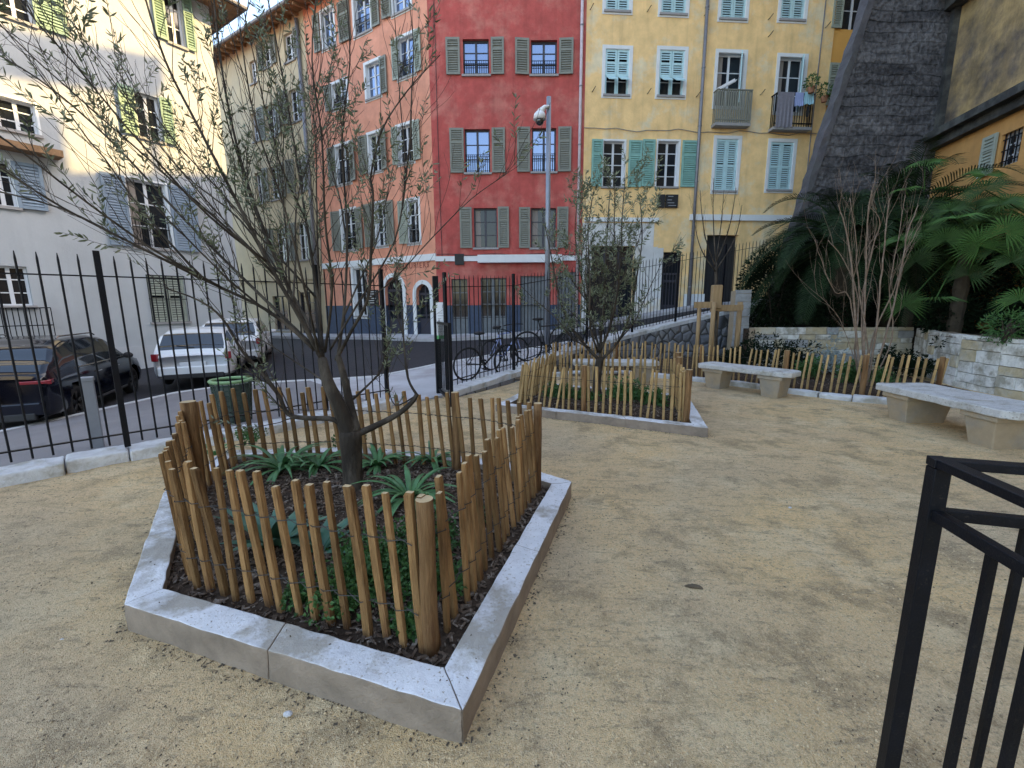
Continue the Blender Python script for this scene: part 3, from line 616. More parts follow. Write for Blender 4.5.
# ================================================================ YELLOW BUILDING
yel = thing('terrace_building', (2.78, 18, .8), 'yellow building with pale blue and teal shutters and laundry balcony', 'building')
yt = 13.6; yend = WY.hit(831, 60)[0]; z0y = -.5
Yc0 = [(606, -34, 630, 11), (662, -33, 687, 14), (722, -32, 747, 19), (782, -30, 806, 20)]
Yc1 = [(605, 49, 629, 95), (659, 50, 684, 96)]
Yb = [(717, 53, 743, 99), (778, 57, 803, 105)]
Yo = [(603, 141, 624, 187), (657, 141, 678, 187)]
Yc2 = [(715, 139, 737, 191), (769, 142, 792, 190)]
hs = []
def rc(px): r = WY.rect(*px); hs.append(r); return r
rY0 = [rc(p) for p in Yc0]; rY1 = [rc(p) for p in Yc1]; rYb = [rc(p) for p in Yb]; rYo = [rc(p) for p in Yo]; rY2 = [rc(p) for p in Yc2]
rYb = [(a, c, e - .25, g) for a, c, e, g in rYb]; hs[6:8] = rYb
shopY = list(WY.rect(591, 246, 633, 320)); shopY[2] = gzW(WY, shopY[0]) - .3; doorY = list(WY.rect(662, 252, 681, 310)); doorY[2] = gzW(WY, doorY[0]) - .02
entY = list(WY.rect(705, 235, 736, 302)); entY[2] = gzW(WY, entY[0]) - .1
hs += [tuple(shopY), tuple(doorY), tuple(entY)]
wall_front(WY, 0, yend, z0y, yt, hs, 'wall', MT['yellow'], yel)
block(WY, yel, 0, yend, z0y, yt, 9, MT['yellow'])
for r in rY0: window(WY, yel, r, MT['frame_w'], sm=MT['shut_blue'], closed=True, surround=MT['white'])
for r in rY1: window(WY, yel, r, MT['frame_w'], sm=MT['shut_blue'], closed=True, flap=True, surround=MT['white'])
for r in rY2: window(WY, yel, r, MT['frame_w'], sm=MT['shut_blue'], closed=True, surround=MT['white'])
for r, (a, c) in zip(rYo, (((591, 602), (628, 641)), ((641.5, 654), (681, 697)))):
    window(WY, yel, r, MT['frame_w'], [(WY.hit(q[0], 165)[0], WY.hit(q[1], 165)[0]) for q in (a, c)], MT['shut_teal'], bars=3, surround=MT['white'], pad=.06, glass='glass')
bals = []
for i, r in enumerate(rYb):
    wn = window(WY, yel, r, MT['frame_w'], bars=2, surround=MT['white'], sill=False, curtain=True, nn=-.2)
    b = WY.mb(); s0, s1, z0, z1 = r; b.obox((s1 - .16, .1, (z0 + z1) / 2), (.42, .035, z1 - z0 - .05), rz=R(-62)); b.build('shutter', MT['shut_blue'], wn)
    e = WY.hit(712 if i == 0 else 770, 110)[0]; f = WY.hit(747 if i == 0 else 808, 110)[0]; zt = WY.hit(730, 94)[1] if i == 0 else WY.hit(790, 98)[1]; zb = WY.hit(730, 126)[1] if i == 0 else WY.hit(790, 130)[1]
    q = .32; b = WY.mb(); b.box(e, f, .002, q, zb - .1, zb); bal = b.build('balcony', MT['sill'], yel)
    b = WY.mb(); n = 15
    for k in range(n + 1):
        s = e + .03 + (f - e - .06) * k / n; b.box(s - (.03 if i == 0 else .009), s + (.03 if i == 0 else .009), q - .04, q - .02, zb, zt)
    for k in range(3):
        for s in (e + .02, f - .02): b.box(s - .01, s + .01, .06 + k * .1, .08 + k * .1, zb, zt)
    b.box(e, f, q - .06, q, zt, zt + .04); b.box(e, e + .04, .002, q - .06, zt, zt + .04); b.box(f - .04, f, .002, q - .06, zt, zt + .04); b.box(e, f, q - .05, q - .01, zb + .1, zb + .14)
    b.build('railing', MT['shut_grey'] if i == 0 else MT['grille'], bal); bals.append((e, f, zb, zt, q))
# ground floor of yellow
s0, s1, z0, z1 = shopY; b = WY.mb(); nn = -.2
for k in range(4): s = s0 + (s1 - s0) * k / 3; b.box(s - .04, s + .04, nn, nn + .06, z0, z1)
b.box(s0, s1, nn + .001, nn + .05, z1 - .5, z1 - .42); b.box(s0, s1, nn + .001, nn + .05, z0, z0 + .5); d = b.build('shop_front', MT['frame_d'], yel)
b = WY.mb(); b.add([(s0, nn + .005, z0), (s1, nn + .005, z0), (s1, nn + .005, z1), (s0, nn + .005, z1)], [(0, 1, 2, 3)]); b.build('pane', MT['glass'], d)
s0, s1, z0, z1 = doorY; b = WY.mb(); zq = z0 + (z1 - z0) * .62
b.box(s0, s1, nn, nn + .04, z0, z0 + .25); b.box(s0, s0 + .08, nn, nn + .06, z0, z1); b.box(s1 - .08, s1, nn, nn + .06, z0, z1); b.box(s0, s1, nn + .001, nn + .055, z0 + 1.15, z0 + 1.25); b.box(s0, s1, nn + .001, nn + .055, zq, zq + .08)
for k in range(1, 6): s = s0 + (s1 - s0) * k / 6; b.box(s - .015, s + .015, nn + .01, nn + .04, z0, zq)
d = b.build('door', MT['frame_d'], yel)
b = WY.mb(); b.add([(s0, nn + .005, z0), (s1, nn + .005, z0), (s1, nn + .005, z1), (s0, nn + .005, z1)], [(0, 1, 2, 3)]); b.build('pane', MT['glass'], d)
s0, s1, z0, z1 = entY; b = WY.mb(); b.box(s0, s1, -.23, -.2, z0, z1); b.box(s0, (s0 + s1) / 2 - .01, -.2, -.17, z0, z0 + 2.4); b.box((s0 + s1) / 2 + .01, s1, -.2, -.17, z0, z0 + 2.4); b.build('door', MT['black'], yel)
b = WY.mb(); a, c, e, f = WY.rect(584, 219, 658, 222); b.box(a, c, .03, .11, e, f + .04); a, c, e, f = WY.rect(689, 216, 790, 221); b.box(a, c, .03, .12, e, f + .03); b.build('string_course', MT['white'], yel)
# white washed patches of the ground floor, thin plaster coats
b = WY.mb(); sL, sR_ = WY.hit(584, 270)[0], WY.hit(652, 270)[0]; zt = WY.hit(620, 223)[1]
b.box(.02, shopY[0] - .01, .002, .014, .6, zt); b.box(shopY[0] - .01, shopY[1] + .01, .002, .014, shopY[3] + .005, zt); b.box(shopY[1] + .01, doorY[0] - .25, .002, .014, .7, zt - .9); b.box(shopY[1] + .01, sR_, .002, .014, zt - .9, zt)
b.box(doorY[0] - .25, doorY[0] - .01, .002, .016, .8, doorY[3] + .15)
b.build('whitewash', MT['offwhite'], yel)
b = WY.mb(); a, c, e, f = WY.rect(683, 294, 704, 310); b.box(a, c, .002, .02, e - .4, f); b.build('plinth', MT['white'], yel)
for (x, y) in ((590, 10), (647, 12), (704, 16), (768, 20), (825, 28), (592, 92), (647, 94), (696, 97), (760, 95), (768, 37)):
    s_, z_ = WY.hit(x, y); b = WY.mb(); b.tube([(s_, 0, z_), (s_ + .02, .08, z_ + .02), (s_ + .1, .15, z_ + .14)], .013, 5); b.build('wall_hook', MT['grille'], yel)
b = WY.mb(); p0 = WY.hit(584, 128); p1 = WY.hit(828, 134)
b.tube([(p0[0] + (p1[0] - p0[0]) * k / 24, .03, (p0[1] + p1[1]) / 2 + .04 * math.sin(k * .9) - .03 * (k % 3)) for k in range(25)], .012, 4); b.tube([(yend - .5, .03, 2.5), (yend - .52, .03, 8), (yend - .47, .03, yt - .2)], .02, 5); b.build('cable', MT['pipe'], yel)
b = WR.mb(); b.tube([(.05 + smax * k / 20, .08, zs1 + .05 + .03 * math.sin(k)) for k in range(21)], .014, 4); b.tube([(.25, .02, zs1), (.24, .02, 8), (.27, .02, RTOP)], .013, 4); b.build('cable', MT['black'], root)
# orange continuation to the right
ora = thing('terrace_building', tuple(WY.T @ Vector((yend, 0, 1.5))), 'orange wall piece with half open shutters beside the dark buttress', 'building')
ho = [WY.rect(845, -34, 868, 29), WY.rect(838, 65, 862, 106)]
wall_front(WY, yend + .002, yend + 9, z0y, yt + .3, ho, 'wall', MT['orange'], ora, n0=-.05)
block(WY, ora, yend + .012, yend + 9, z0y, yt + .3, 9, MT['orange'], n1=-.36)
for r in ho:
    wn = window(WY, ora, r, MT['frame_w'], bars=2, nn=-.2, sill=False); b = WY.mb(); s0, s1, z0, z1 = r
    shutter_geo(b, s0 - .42, s0 - .02, -.01, z0, z1 + .05); b.build('shutter', MT['shut_pale'], wn)
for rt_, e0, e1, z in ((yel, 0, yend, yt), (ora, yend + .01, yend + 9, yt + .3)):
    b = WY.mb(); b.box(e0, e1, -9, .6, z, z + .2); b.build('roof', MT['roof'], rt_)
drain(WY, ((698, 100), (691, 280)), 'p', MT['pipe'], 'dark grey downpipe on the yellow wall left of the balconies', r=.06, top=yt - .1, bot=1.45)
# dark sign boards
r = WY.rect(657, 195, 677, 208)
sg = thing('wall_sign', tuple(WY.T @ Vector((r[0], .05, r[2]))), 'small black double sign board under teal shuttered window on yellow wall', 'sign')
b = WY.mb(); m_ = r[0] + (r[1] - r[0]) * .38; b.box(r[0], m_ - .02, .03, .1, r[2], r[3]); b.box(m_ + .02, r[1], .03, .1, r[2], r[3]); b.build('board', MT['slate'], sg)
b = WY.mb(); w_ = r[1] - m_; h_ = r[3] - r[2]
for i, (q, a, c) in enumerate(((.85, .15, .6), (.58, .1, .5), (.36, .12, .7), (.15, .2, .85))): b.box(m_ + .02 + w_ * a, m_ + w_ * c, .1, .104, r[2] + h_ * q - .015, r[2] + h_ * q + .015)
b.build('writing', MT['bollard'], sg)
# laundry and balcony objects
e, f, zb, zt, q = bals[1]
def cloth(name, s0, s1, z0, z1, m, label, n=14, amp=.02):
    b = WY.mb(); P = []; Fc = []
    for side in (0, 1):
        for i in range(n + 1):
            s = s0 + (s1 - s0) * i / n; wv = amp * math.sin(i * 1.9) + amp * .5 * math.sin(i * 4.1)
            for j in range(5):
                P.append((s + .01 * math.sin(j * 2 + i), q + .02 + wv * (j / 4) + .008 * side, z1 - (z1 - z0) * j / 4 - (.03 * math.sin(i * .9) if j == 4 else 0)))
    N = (n + 1) * 5
    for i in range(n):
        for j in range(4): a = i * 5 + j; Fc += [(a, a + 1, a + 6, a + 5), (N + a, N + a + 5, N + a + 6, N + a + 1)]
    b.add(P, Fc); o = b.build(name, m, loc=WY.T @ Vector((s0, q, z0)), smooth=True); return tag(o, label, 'laundry', 'laundry drying on the right balcony')
hx = lambda x: WY.hit(x, 110)[0]
zh = lambda y: WY.hit(790, y)[1]
cloth('towel', hx(771), hx(787), zh(131), zt + .05, MT['cloth1'], 'long grey towel hanging over the right balcony railing')
cloth('hanging_garment', hx(788), hx(796), zh(110), zt + .05, MT['cloth2'], 'lilac blue garment drying between grey towel and pale blue cloth')
cloth('hanging_garment', hx(797), hx(806), zh(108), zt + .08, MT['cloth3'], 'pale turquoise cloth drying beside the balcony flower pots')
cloth('hanging_garment', hx(800), hx(803), zh(120), zh(110), MT['black'], 'narrow black garment hanging below the turquoise cloth', n=4)
def leafball(b, c, r, n, L=.1, Wd=.04, sq=(1, 1, 1), rng=random):
    for _ in range(n):
        d = Vector((rng.gauss(0, 1), rng.gauss(0, 1), rng.gauss(0, 1))).normalized(); p = Vector(c) + Vector((d.x * sq[0], d.y * sq[1], d.z * sq[2])) * r * rng.uniform(.3, 1) ** .6
        leaf(b, p, (d + Vector((rng.gauss(0, .6), rng.gauss(0, .6), rng.gauss(0, .6)))).normalized(), L * rng.uniform(.7, 1.3), Wd)
def leaf(b, p, d, L, Wd, fold=.25):
    u = d.cross(Vector((random.gauss(0, 1), random.gauss(0, 1), random.gauss(0, 1))))
    if u.length < 1e-4: u = d.orthogonal()
    u.normalize(); w_ = d.cross(u); m = p + d * L * .5
    b.add([p, m + u * Wd / 2 + w_ * Wd * fold, p + d * L, m - u * Wd / 2 + w_ * Wd * fold], [(0, 1, 2), (0, 2, 3)])
for k, (x, y) in enumerate(((803, 90), (816, 99))):
    s, z = WY.hit(x, y); pt = thing('flower_pot', tuple(WY.T @ Vector((s, .45, z - .3))), ['potted plant on the balcony rail above the turquoise cloth', 'potted plant hanging at the far right corner of the balcony'][k], 'potted plant', 'potted plants on the balcony')
    b = MB(); c = WY.T @ Vector((s, .45, z - .3)); b.tube([c, c + Vector((0, 0, .2))], [.09, .13], 12); b.build('pot', MT['roof'], pt)
    b = MB(); leafball(b, c + Vector((0, 0, .38)), .26, 120, .12, .05); b.build('foliage', MT['shrub'], pt)
e, f, zb, zt, q = bals[0]
dr_ = thing('drying_rack', tuple(WY.T @ Vector((e, q, zt))), 'white folded rack leaning on the left balcony railing', 'drying rack')
b = WY.mb(); b.obox(((e + .35), q - .05, zt + .18), (.75, .05, .12), ry=R(-28)); b.obox(((e + .38), q + .06, zt + .16), (.7, .03, .03), ry=R(-28)); b.build('frame', MT['camw'], dr_, bevel=.01)

# ================================================================ LEFT CREAM BUILDING
corner = Vector((-10.25, 17.0)); dL = Vector((.545, .839)).normalized()
WL = Wall((corner.x, corner.y), (dL.x, dL.y)); # s negative comes towards the camera, normal = (dy,-dx) faces right
lef = thing('cream_building', (corner.x, corner.y, -.2), 'cream building with slate blue shutters, its top floors in sunlight', 'building')
lw = [((130, 182, 169, 248), [(105, 129), (171, 196)], 'shut_slate'), ((-12, 160, 14, 206), [(14, 43)], 'shut_slate'), ((-2, 100, 36, 131), [], 'shut_slate'),
      ((137, 95, 160, 139), [(120, 136), (161, 172)], 'shut_green'), ((166, -10, 182, 44), [(153, 165), (183, 192)], 'shut_green'), ((-5, -20, 30, 18), [(31, 62)], 'shut_green'),
      ((-8, 266, 30, 306), [], 'shut_slate'), ((149, 276, 186, 322), [], 'shut_pale'), ((205, 192, 222, 240), [(196, 204), (223, 231)], 'shut_slate')]
lh = []; ll = []
for px, sh, m_ in lw[:8]:
    r = WL.rect(*px); lh.append(r); ym = (px[1] + px[3]) / 2; ll.append((r, [tuple(sorted((WL.hit(q[0], ym)[0], WL.hit(q[1], ym)[0]))) for q in sh], m_))
LT = WL.hit(243, 24)[1]
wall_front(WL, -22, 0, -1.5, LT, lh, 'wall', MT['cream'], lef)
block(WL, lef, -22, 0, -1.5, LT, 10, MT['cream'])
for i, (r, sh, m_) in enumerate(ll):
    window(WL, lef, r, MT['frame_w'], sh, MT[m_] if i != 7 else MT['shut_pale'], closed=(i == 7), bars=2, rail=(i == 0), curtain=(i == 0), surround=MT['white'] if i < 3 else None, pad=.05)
def grille(W, root, r, n, bulge, zlo=None, zhi=None):
    s0, s1, z0, z1 = r; z0 = zlo if zlo is not None else z0; z1 = zhi if zhi is not None else z1; b = W.mb()
    for k in range(n + 1):
        s = s0 + (s1 - s0) * k / n; b.tube([(s, .02, z0), (s, bulge, z0), (s, bulge, z1), (s, .02, z1)], .012, 4)
    for z in (z0, (z0 + z1) / 2, z1): b.tube([(s0, .02, z), (s0, bulge, z), (s1, bulge, z), (s1, .02, z)], .013, 4)
    b.build('window_grille', MT['grille'], root)
r6 = ll[6][0]; grille(WL, lef, (r6[0] - .1, r6[1] + .25, 0, 0), 10, .35, r6[2] - 1.0, r6[2] - .05); grille(WL, lef, ll[7][0], 6, .06)
b = WL.mb(); b.box(-22, 0, .003, .03, -1.5, .35); b.build('plinth', MT['creamlow'], lef)
b = WL.mb(); r = ll[2][0]; b.box(r[0] - .3, r[1] + .3, .002, .5, r[2] - .55, r[2] - .38); bl_ = b.build('balcony', MT['soffit'], lef)
b = WL.mb(); b.box(-22, .75, -.02, .75, LT, LT + .14); b.box(.0, .75, -10, -.02, LT, LT + .14); b.build('eave', MT['soffit'], lef)
b = WL.mb(); b.add([(-22, .8, LT + .16), (.8, .8, LT + .16), (-3, -4.5, LT + 2), (-22, -4.5, LT + 2), (.8, -10, LT + .16), (-22, -10, LT + .16)], [(0, 1, 2, 3), (1, 4, 2), (4, 5, 3, 2)]); b.build('roof', MT['roof'], lef)
b = WL.mb(); b.tube([(-22, .83, LT + .08), (.83, .83, LT + .08), (.83, -8, LT + .08)], .07, 8); b.build('gutter', MT['pipe'], lef)

# ================================================================ RIGHT: ochre church-like building, buttress, cornices
PC = Vector((12.55, 14.2)); dW = Vector((-.217, -.976)).normalized()
WO = Wall((PC.x, PC.y), (dW.x, dW.y))     # s>0 comes toward the camera ; normal = (dy,-dx)=(-.976,.217) faces left
och = thing('ochre_building', (PC.x, PC.y, 0), 'tall stained ochre building with black cornices and sloping stone buttress', 'building')
zsA = WO.hit(940, 139)[1]; zsB = WO.hit(1010, 100)[1]; zS = (zsA + zsB) / 2; zcA = WO.hit(945, 14)[1]; zC = zcA
BT = 21.6
win = WO.rect(992, 132, 1018, 160)
wr = WO.rect(1000, 132, 1020, 164)
wall_front(WO, 0, 30, -1, zS - .1, [wr], 'lower_wall', MT['orangewall'], och)
wall_front(WO, 0, 30, zS - .098, BT, [], 'wall', MT['ochre'], och)
block(WO, och, 0, 30, -1, BT, 17, MT['ochre'])
# upper part behind the buttress, unseen, height set for the shadow edge opposite
b = WO.mb(); b.box(-6, .3, -17, -.8, -1, 20.6); b.build('unseen_rear_wing', MT['ochre'], och)
wn = window(WO, och, wr, MT['frame_w'], bars=2, sill=False)
b = WO.mb(); s0, s1, z0, z1 = wr
for k in range(5): s = s0 + (s1 - s0) * (k + .5) / 5; b.box(s - .012, s + .012, -.06, -.04, z0, z1)
for k in range(3): z = z0 + (z1 - z0) * (k + .5) / 3; b.box(s0 - .1, s1, -.064, -.036, z - .012, z + .012)
b.build('window_grille', MT['grille'], wn)
b = WO.mb(); shutter_geo(b, s0 - .5, s0 - .06, .03, z0 - .1, z1 + .1); b.build('shutter', MT['shut_pale'], wn)
b = WO.mb()
for (z0, z1, o_) in ((zS - .32, zS - .1, .22), (zS - .1, zS + .1, .42), (zC - .2, zC + .12, .35), (zC + .12, zC + .32, .6)): b.box(-.01, 30, .002, o_, z0, z1 - .003)
b.build('cornice', MT['darktrim'], och)
b = WO.mb(); b.box(-.02, .5, .003, .16, zS + .1, zC - .2); b.build('corner_strip', MT['darktrim'], och)
b = WO.mb(); b.box(-2.5, 7.5, -1.8, -1.0, 23.45, 24.2); b.build('shadow_canopy', MT['roof'], och)  # unseen slab added to cast the shadow band on the cream wall
for q in (-2.2, 2.4, 7.2):
    b = WO.mb(); b.box(q, q + .14, -1.4, -1.26, 20.6 if q < -.05 else BT, 23.45); b.build('shadow_canopy_post', MT['pipe'], och)  # posts holding up the added shadow slab
def course_mat():
    m = bpy.data.materials.new('soot_stained_stone_courses'); m.use_nodes = True; nt = m.node_tree; L = nt.links.new; bs = nt.nodes['Principled BSDF']; bs.inputs['Roughness'].default_value = .92; bs.inputs['Specular IOR Level'].default_value = .15
    tc = _n(nt, 'ShaderNodeTexCoord'); mp = _n(nt, 'ShaderNodeMapping'); mp.inputs['Rotation'].default_value = (R(90), 0, 0); L(tc.outputs['Object'], mp.inputs[0])
    nz = _n(nt, 'ShaderNodeTexNoise'); nz.inputs['Scale'].default_value = 1.2; nz.inputs['Detail'].default_value = 6; L(tc.outputs['Object'], nz.inputs[0])
    mm = _n(nt, 'ShaderNodeVectorMath', operation='MULTIPLY_ADD'); L(nz.outputs['Color'], mm.inputs[0]); mm.inputs[1].default_value = (.3, .3, .3); L(mp.outputs[0], mm.inputs[2])
    bk = _n(nt, 'ShaderNodeTexBrick'); bk.inputs['Scale'].default_value = 1; bk.inputs['Brick Width'].default_value = 1.7; bk.inputs['Row Height'].default_value = .27; bk.inputs['Mortar Size'].default_value = .014; bk.inputs['Mortar Smooth'].default_value = .5
    bk.inputs['Color1'].default_value = (.10, .097, .105, 1); bk.inputs['Color2'].default_value = (.05, .049, .055, 1); bk.inputs['Mortar'].default_value = (.04, .04, .042, 1); L(mm.outputs[0], bk.inputs['Vector'])
    n2 = _n(nt, 'ShaderNodeTexNoise'); n2.inputs['Scale'].default_value = 1.1; n2.inputs['Detail'].default_value = 9; n2.inputs['Roughness'].default_value = .7; mp2 = _n(nt, 'ShaderNodeMapping'); mp2.inputs['Scale'].default_value = (.6, 1, 1.6); L(tc.outputs['Object'], mp2.inputs[0]); L(mp2.outputs[0], n2.inputs[0])
    rr = _n(nt, 'ShaderNodeMapRange'); rr.inputs['From Min'].default_value = .42; rr.inputs['From Max'].default_value = .62; L(n2.outputs['Fac'], rr.inputs[0])
    mx = _n(nt, 'ShaderNodeMix', data_type='RGBA'); L(rr.outputs[0], mx.inputs['Factor']); L(bk.outputs['Color'], mx.inputs['A']); mx.inputs['B'].default_value = (.17, .165, .175, 1)
    m2 = _n(nt, 'ShaderNodeMix', data_type='RGBA', blend_type='MULTIPLY'); m2.inputs['Factor'].default_value = .8; L(mx.outputs['Result'], m2.inputs['A']); n3 = _n(nt, 'ShaderNodeTexNoise'); n3.inputs['Scale'].default_value = 9; n3.inputs['Detail'].default_value = 8; L(tc.outputs['Object'], n3.inputs[0]); r3 = _n(nt, 'ShaderNodeMapRange'); r3.inputs['From Min'].default_value = .35; r3.inputs['From Max'].default_value = .6; r3.inputs['To Min'].default_value = .35; L(n3.outputs['Fac'], r3.inputs[0]); L(r3.outputs[0], m2.inputs['B']); L(m2.outputs['Result'], bs.inputs['Base Color'])
    ad = _n(nt, 'ShaderNodeMath', operation='MULTIPLY_ADD'); L(bk.outputs['Fac'], ad.inputs[0]); ad.inputs[1].default_value = -.8; L(n3.outputs['Fac'], ad.inputs[2])
    bp = _n(nt, 'ShaderNodeBump'); bp.inputs['Strength'].default_value = 1; bp.inputs['Distance'].default_value = .08; L(ad.outputs[0], bp.inputs['Height']); L(bp.outputs[0], bs.inputs['Normal'])
    return m
MT['course'] = course_mat()
# buttress: sloping slab
D0 = 13.9; 
pA = V(893, -60, D0); pB = V(825, 148, D0); sl_ = (pA.x - pB.x) / (pA.z - pB.z)
def bx_(z): return pB.x + (z - pB.z) * sl_
zt_ = 14.5; x1_ = PC.x + .02
b = MB(); P = [(bx_(-.5), -.5), (bx_(zt_), zt_), (x1_, zt_), (x1_, -.5)]
NZ = 60; v = []; f = []; jr = random.Random(2)
for k in range(NZ + 1):
    z = -.5 + (zt_ + .5) * k / NZ
    for x, y in ((bx_(z), D0), (x1_, D0), (x1_, D0 + .28), (bx_(z), D0 + .28)): v.append((x, y, z))
for k in range(NZ):
    for j in range(4): f.append((k * 4 + j, k * 4 + (j + 1) % 4, (k + 1) * 4 + (j + 1) % 4, (k + 1) * 4 + j))
f.append((NZ * 4, NZ * 4 + 1, NZ * 4 + 2, NZ * 4 + 3)); b.add(v, f); b.build('buttress', MT['course'], och)
b = MB(); v = []; f = []   # coping along the slope
for k, z in enumerate([-.5 + (zt_ + .5) * k / NZ for k in range(NZ + 1)]):
    for dx, y in ((-.16, D0 - .04), (.02, D0 - .04), (.02, D0 + .31), (-.16, D0 + .31)): v.append((bx_(z) + dx + (jr.uniform(-.035, .035) if dx < 0 else 0), y + (jr.uniform(-.02, .01) if y < D0 else 0), z))
for k in range(NZ):
    for j in range(4): f.append((k * 4 + j, k * 4 + (j + 1) % 4, (k + 1) * 4 + (j + 1) % 4, (k + 1) * 4 + j))
b.add(v, f); b.build('coping', MT['darkcope'], och)

# ================================================================ FENCE KERBS and retaining wall
def kerbwall(name, P, tops, wdt, m, label, cat, foot=-.3, chunk=.38, jit=.02):
    P3 = [Vector((*p, t)) for p, t in zip(P, tops)]; pts = resample(P3, chunk); o = thing(name, tuple(pts[0]), label, cat); b = MB()
    for i, (a, c) in enumerate(zip(pts, pts[1:])):
        t = Vector((c.x - a.x, c.y - a.y, 0)).normalized(); n = Vector((-t.y, t.x, 0)); j = random.uniform(-jit, jit); j2 = random.uniform(-jit, jit)
        g = t * .006; A = a + g; B = c - g
        q = [A - n * (wdt / 2 + j2), B - n * (wdt / 2 + j2), B + n * wdt / 2, A + n * wdt / 2]
        b.add([(p.x, p.y, foot) for p in q] + [(p.x, p.y, p.z + j * .5) for p in q], [(0, 3, 2, 1), (4, 5, 6, 7), (0, 1, 5, 4), (1, 2, 6, 5), (2, 3, 7, 6), (3, 0, 4, 7)])
    weather(b.build('coping', m, o, bevel=.02), .012, 6, 3); return o, pts
kerbwall('low_wall', FL, [.12] * len(FL), .32, MT['limestone'], 'low pale stone kerb wall under the left railing fence', 'wall')
o, pts = kerbwall('retaining_wall', FR, TOPR, .36, MT['limestone'], 'grey rubble retaining wall rising to the right under the railing', 'wall', foot=-.1)
# coping sits above rubble body: body slightly proud of coping, lower
b = MB()
for (a, ta), (c, tc_) in zip(list(zip(FR, TOPR)), list(zip(FR, TOPR))[1:]):
    t = Vector((c[0] - a[0], c[1] - a[1], 0)).normalized(); n = Vector((-t.y, t.x, 0)) * .205; A = Vector((*a, 0)); B = Vector((*c, 0))
    L_ = (B - A).length; K = max(1, int(L_ / .1)); rows = 14
    v = []; f = []
    for i in range(K + 1):
        p = A.lerp(B, i / K); tp = ta + (tc_ - ta) * i / K - .1
        for j in range(rows + 1):
            z = -.1 + (tp + .1) * j / rows; d_ = noise.noise(Vector((p.x * 5, p.y * 5, z * 5))) * .03; q = p - n * (1 + d_); v.append((q.x, q.y, z))
    for i in range(K):
        for j in range(rows): f.append((i * (rows + 1) + j, (i + 1) * (rows + 1) + j, (i + 1) * (rows + 1) + j + 1, i * (rows + 1) + j + 1))
    b.add(v, f)
b.build('rubble_face', MT['stonewall'], o, smooth=True)

# railing fences
def railing(P, zb, zt, label, gate=None, posts=(), sp=.125, skip=()):
    P = [Vector((*p, z)) for p, z in zip(P, zb)]; pts = resample(P, .001 + sp)
    # equal spacing along path
    L_ = 0; seq = []
    for a, c in zip(P, P[1:]):
        n = max(1, round((c - a).length / sp)); seq += [(a.lerp(c, k / n), (c - a).normalized()) for k in range(n)]
    seq.append((P[-1], (P[-1] - P[-2]).normalized()))
    o = thing('railing_fence', tuple(P[0]), label, 'fence'); proto = None; extra = MB(); cnt = 0
    for i, (p, t) in enumerate(seq):
        ispost = i in posts
        if ispost:
            b = MB(); b.obox((p.x, p.y, p.z + (zt + .04) / 2), (.05, .05, zt + .04), rz=math.atan2(t.y, t.x)); b.build('post', MT['iron'], o); continue
        cnt += 1
        if cnt <= 96:
            if proto is None:
                b = MB(); b.tube([p + Vector((0, 0, .04)), p + Vector((0, 0, zt - .06)), p + Vector((0, 0, zt))], [.009, .009, .003], 6); proto = b.build('bar', MT['iron'], o); p0 = p.copy()
            else:
                c = proto.copy(); C.objects.link(c); c.location = p - p0
        else: extra.tube([p + Vector((0, 0, .04)), p + Vector((0, 0, zt))], .009, 6)
    if extra.v: tag(extra.build('bar', MT['iron'], o), kind='stuff')
    for h in (.14, zt - .2):
        b = MB()
        for a, c in zip(P, P[1:]):
            ang = math.atan2((c - a).y, (c - a).x); m_ = (a + c) / 2; L2 = (c - a).length; pit = math.asin((c - a).z / L2)
            b.obox((m_.x, m_.y, m_.z + h), (L2, .035, .012), rz=ang, ry=-pit)
        b.build('rail', MT['iron'], o)
    return o, seq
def nearest(P, zb, sp, targets):
    P = [Vector((*p, z)) for p, z in zip(P, zb)]; seq = []
    for a, c in zip(P, P[1:]):
        n = max(1, round((c - a).length / sp)); seq += [a.lerp(c, k / n) for k in range(n)]
    seq.append(P[-1]); out = set()
    for tx, ty in targets: out.add(min(range(len(seq)), key=lambda i: (seq[i].x - tx) ** 2 + (seq[i].y - ty) ** 2))
    return out
FLs = FL[1:]; zl = [.13] * len(FLs)
pl = nearest(FLs, zl, .128, [(-4.02, 4.42), (-2.62, 5.94), (-1.95, 6.75), (-5.8, 2.45), (-7.2, .9)]); pl |= {max(pl) - 2} if False else set()
railing(FLs, zl, 1.93, 'black railing fence in front of the parked cars on the left', posts=pl, sp=.128)
zr = [t - .0 for t in TOPR]
pr_ = nearest(FR, zr, .128, [(-1.12, 7.55), (0.04, 9.25), (1.9, 11.33), (3.4, 12.5), (4.9, 13.3), (6.5, 13.8)])
railing(FR, zr, 1.95, 'black railing fence on the rising wall below red and yellow buildings', posts=pr_, sp=.128)
# gate: tall post with notice, leaf opened towards the garden
gp = thing('garden_gate', (-1.3, 7.7, 0), 'open black garden gate leaf hinged on a tall post', 'gate')
P0 = Vector((-1.3, 7.7, 0)); P1 = Vector((-.93, 6.62, 0)); ang = math.atan2(P1.y - P0.y, P1.x - P0.x)
b = MB(); b.obox((P0.x, P0.y, 1.03), (.09, .09, 2.06), rz=ang); b.build('post', MT['iron'], gp)
b = MB(); b.obox((P1.x, P1.y, .67), (.05, .05, 1.28), rz=ang); b.build('gate_frame', MT['iron'], gp)
for z in (.1, 1.28):
    m_ = (P0 + P1) / 2; b = MB(); b.obox((m_.x, m_.y, z), ((P1 - P0).length - .05, .035, .035), rz=ang); b.build('rail', MT['iron'], gp)
for k in range(1, 10):
    p = P0.lerp(P1, k / 10); b = MB(); b.tube([p + Vector((0, 0, .1)), p + Vector((0, 0, 1.28))], .008, 6); b.build('bar', MT['iron'], gp)
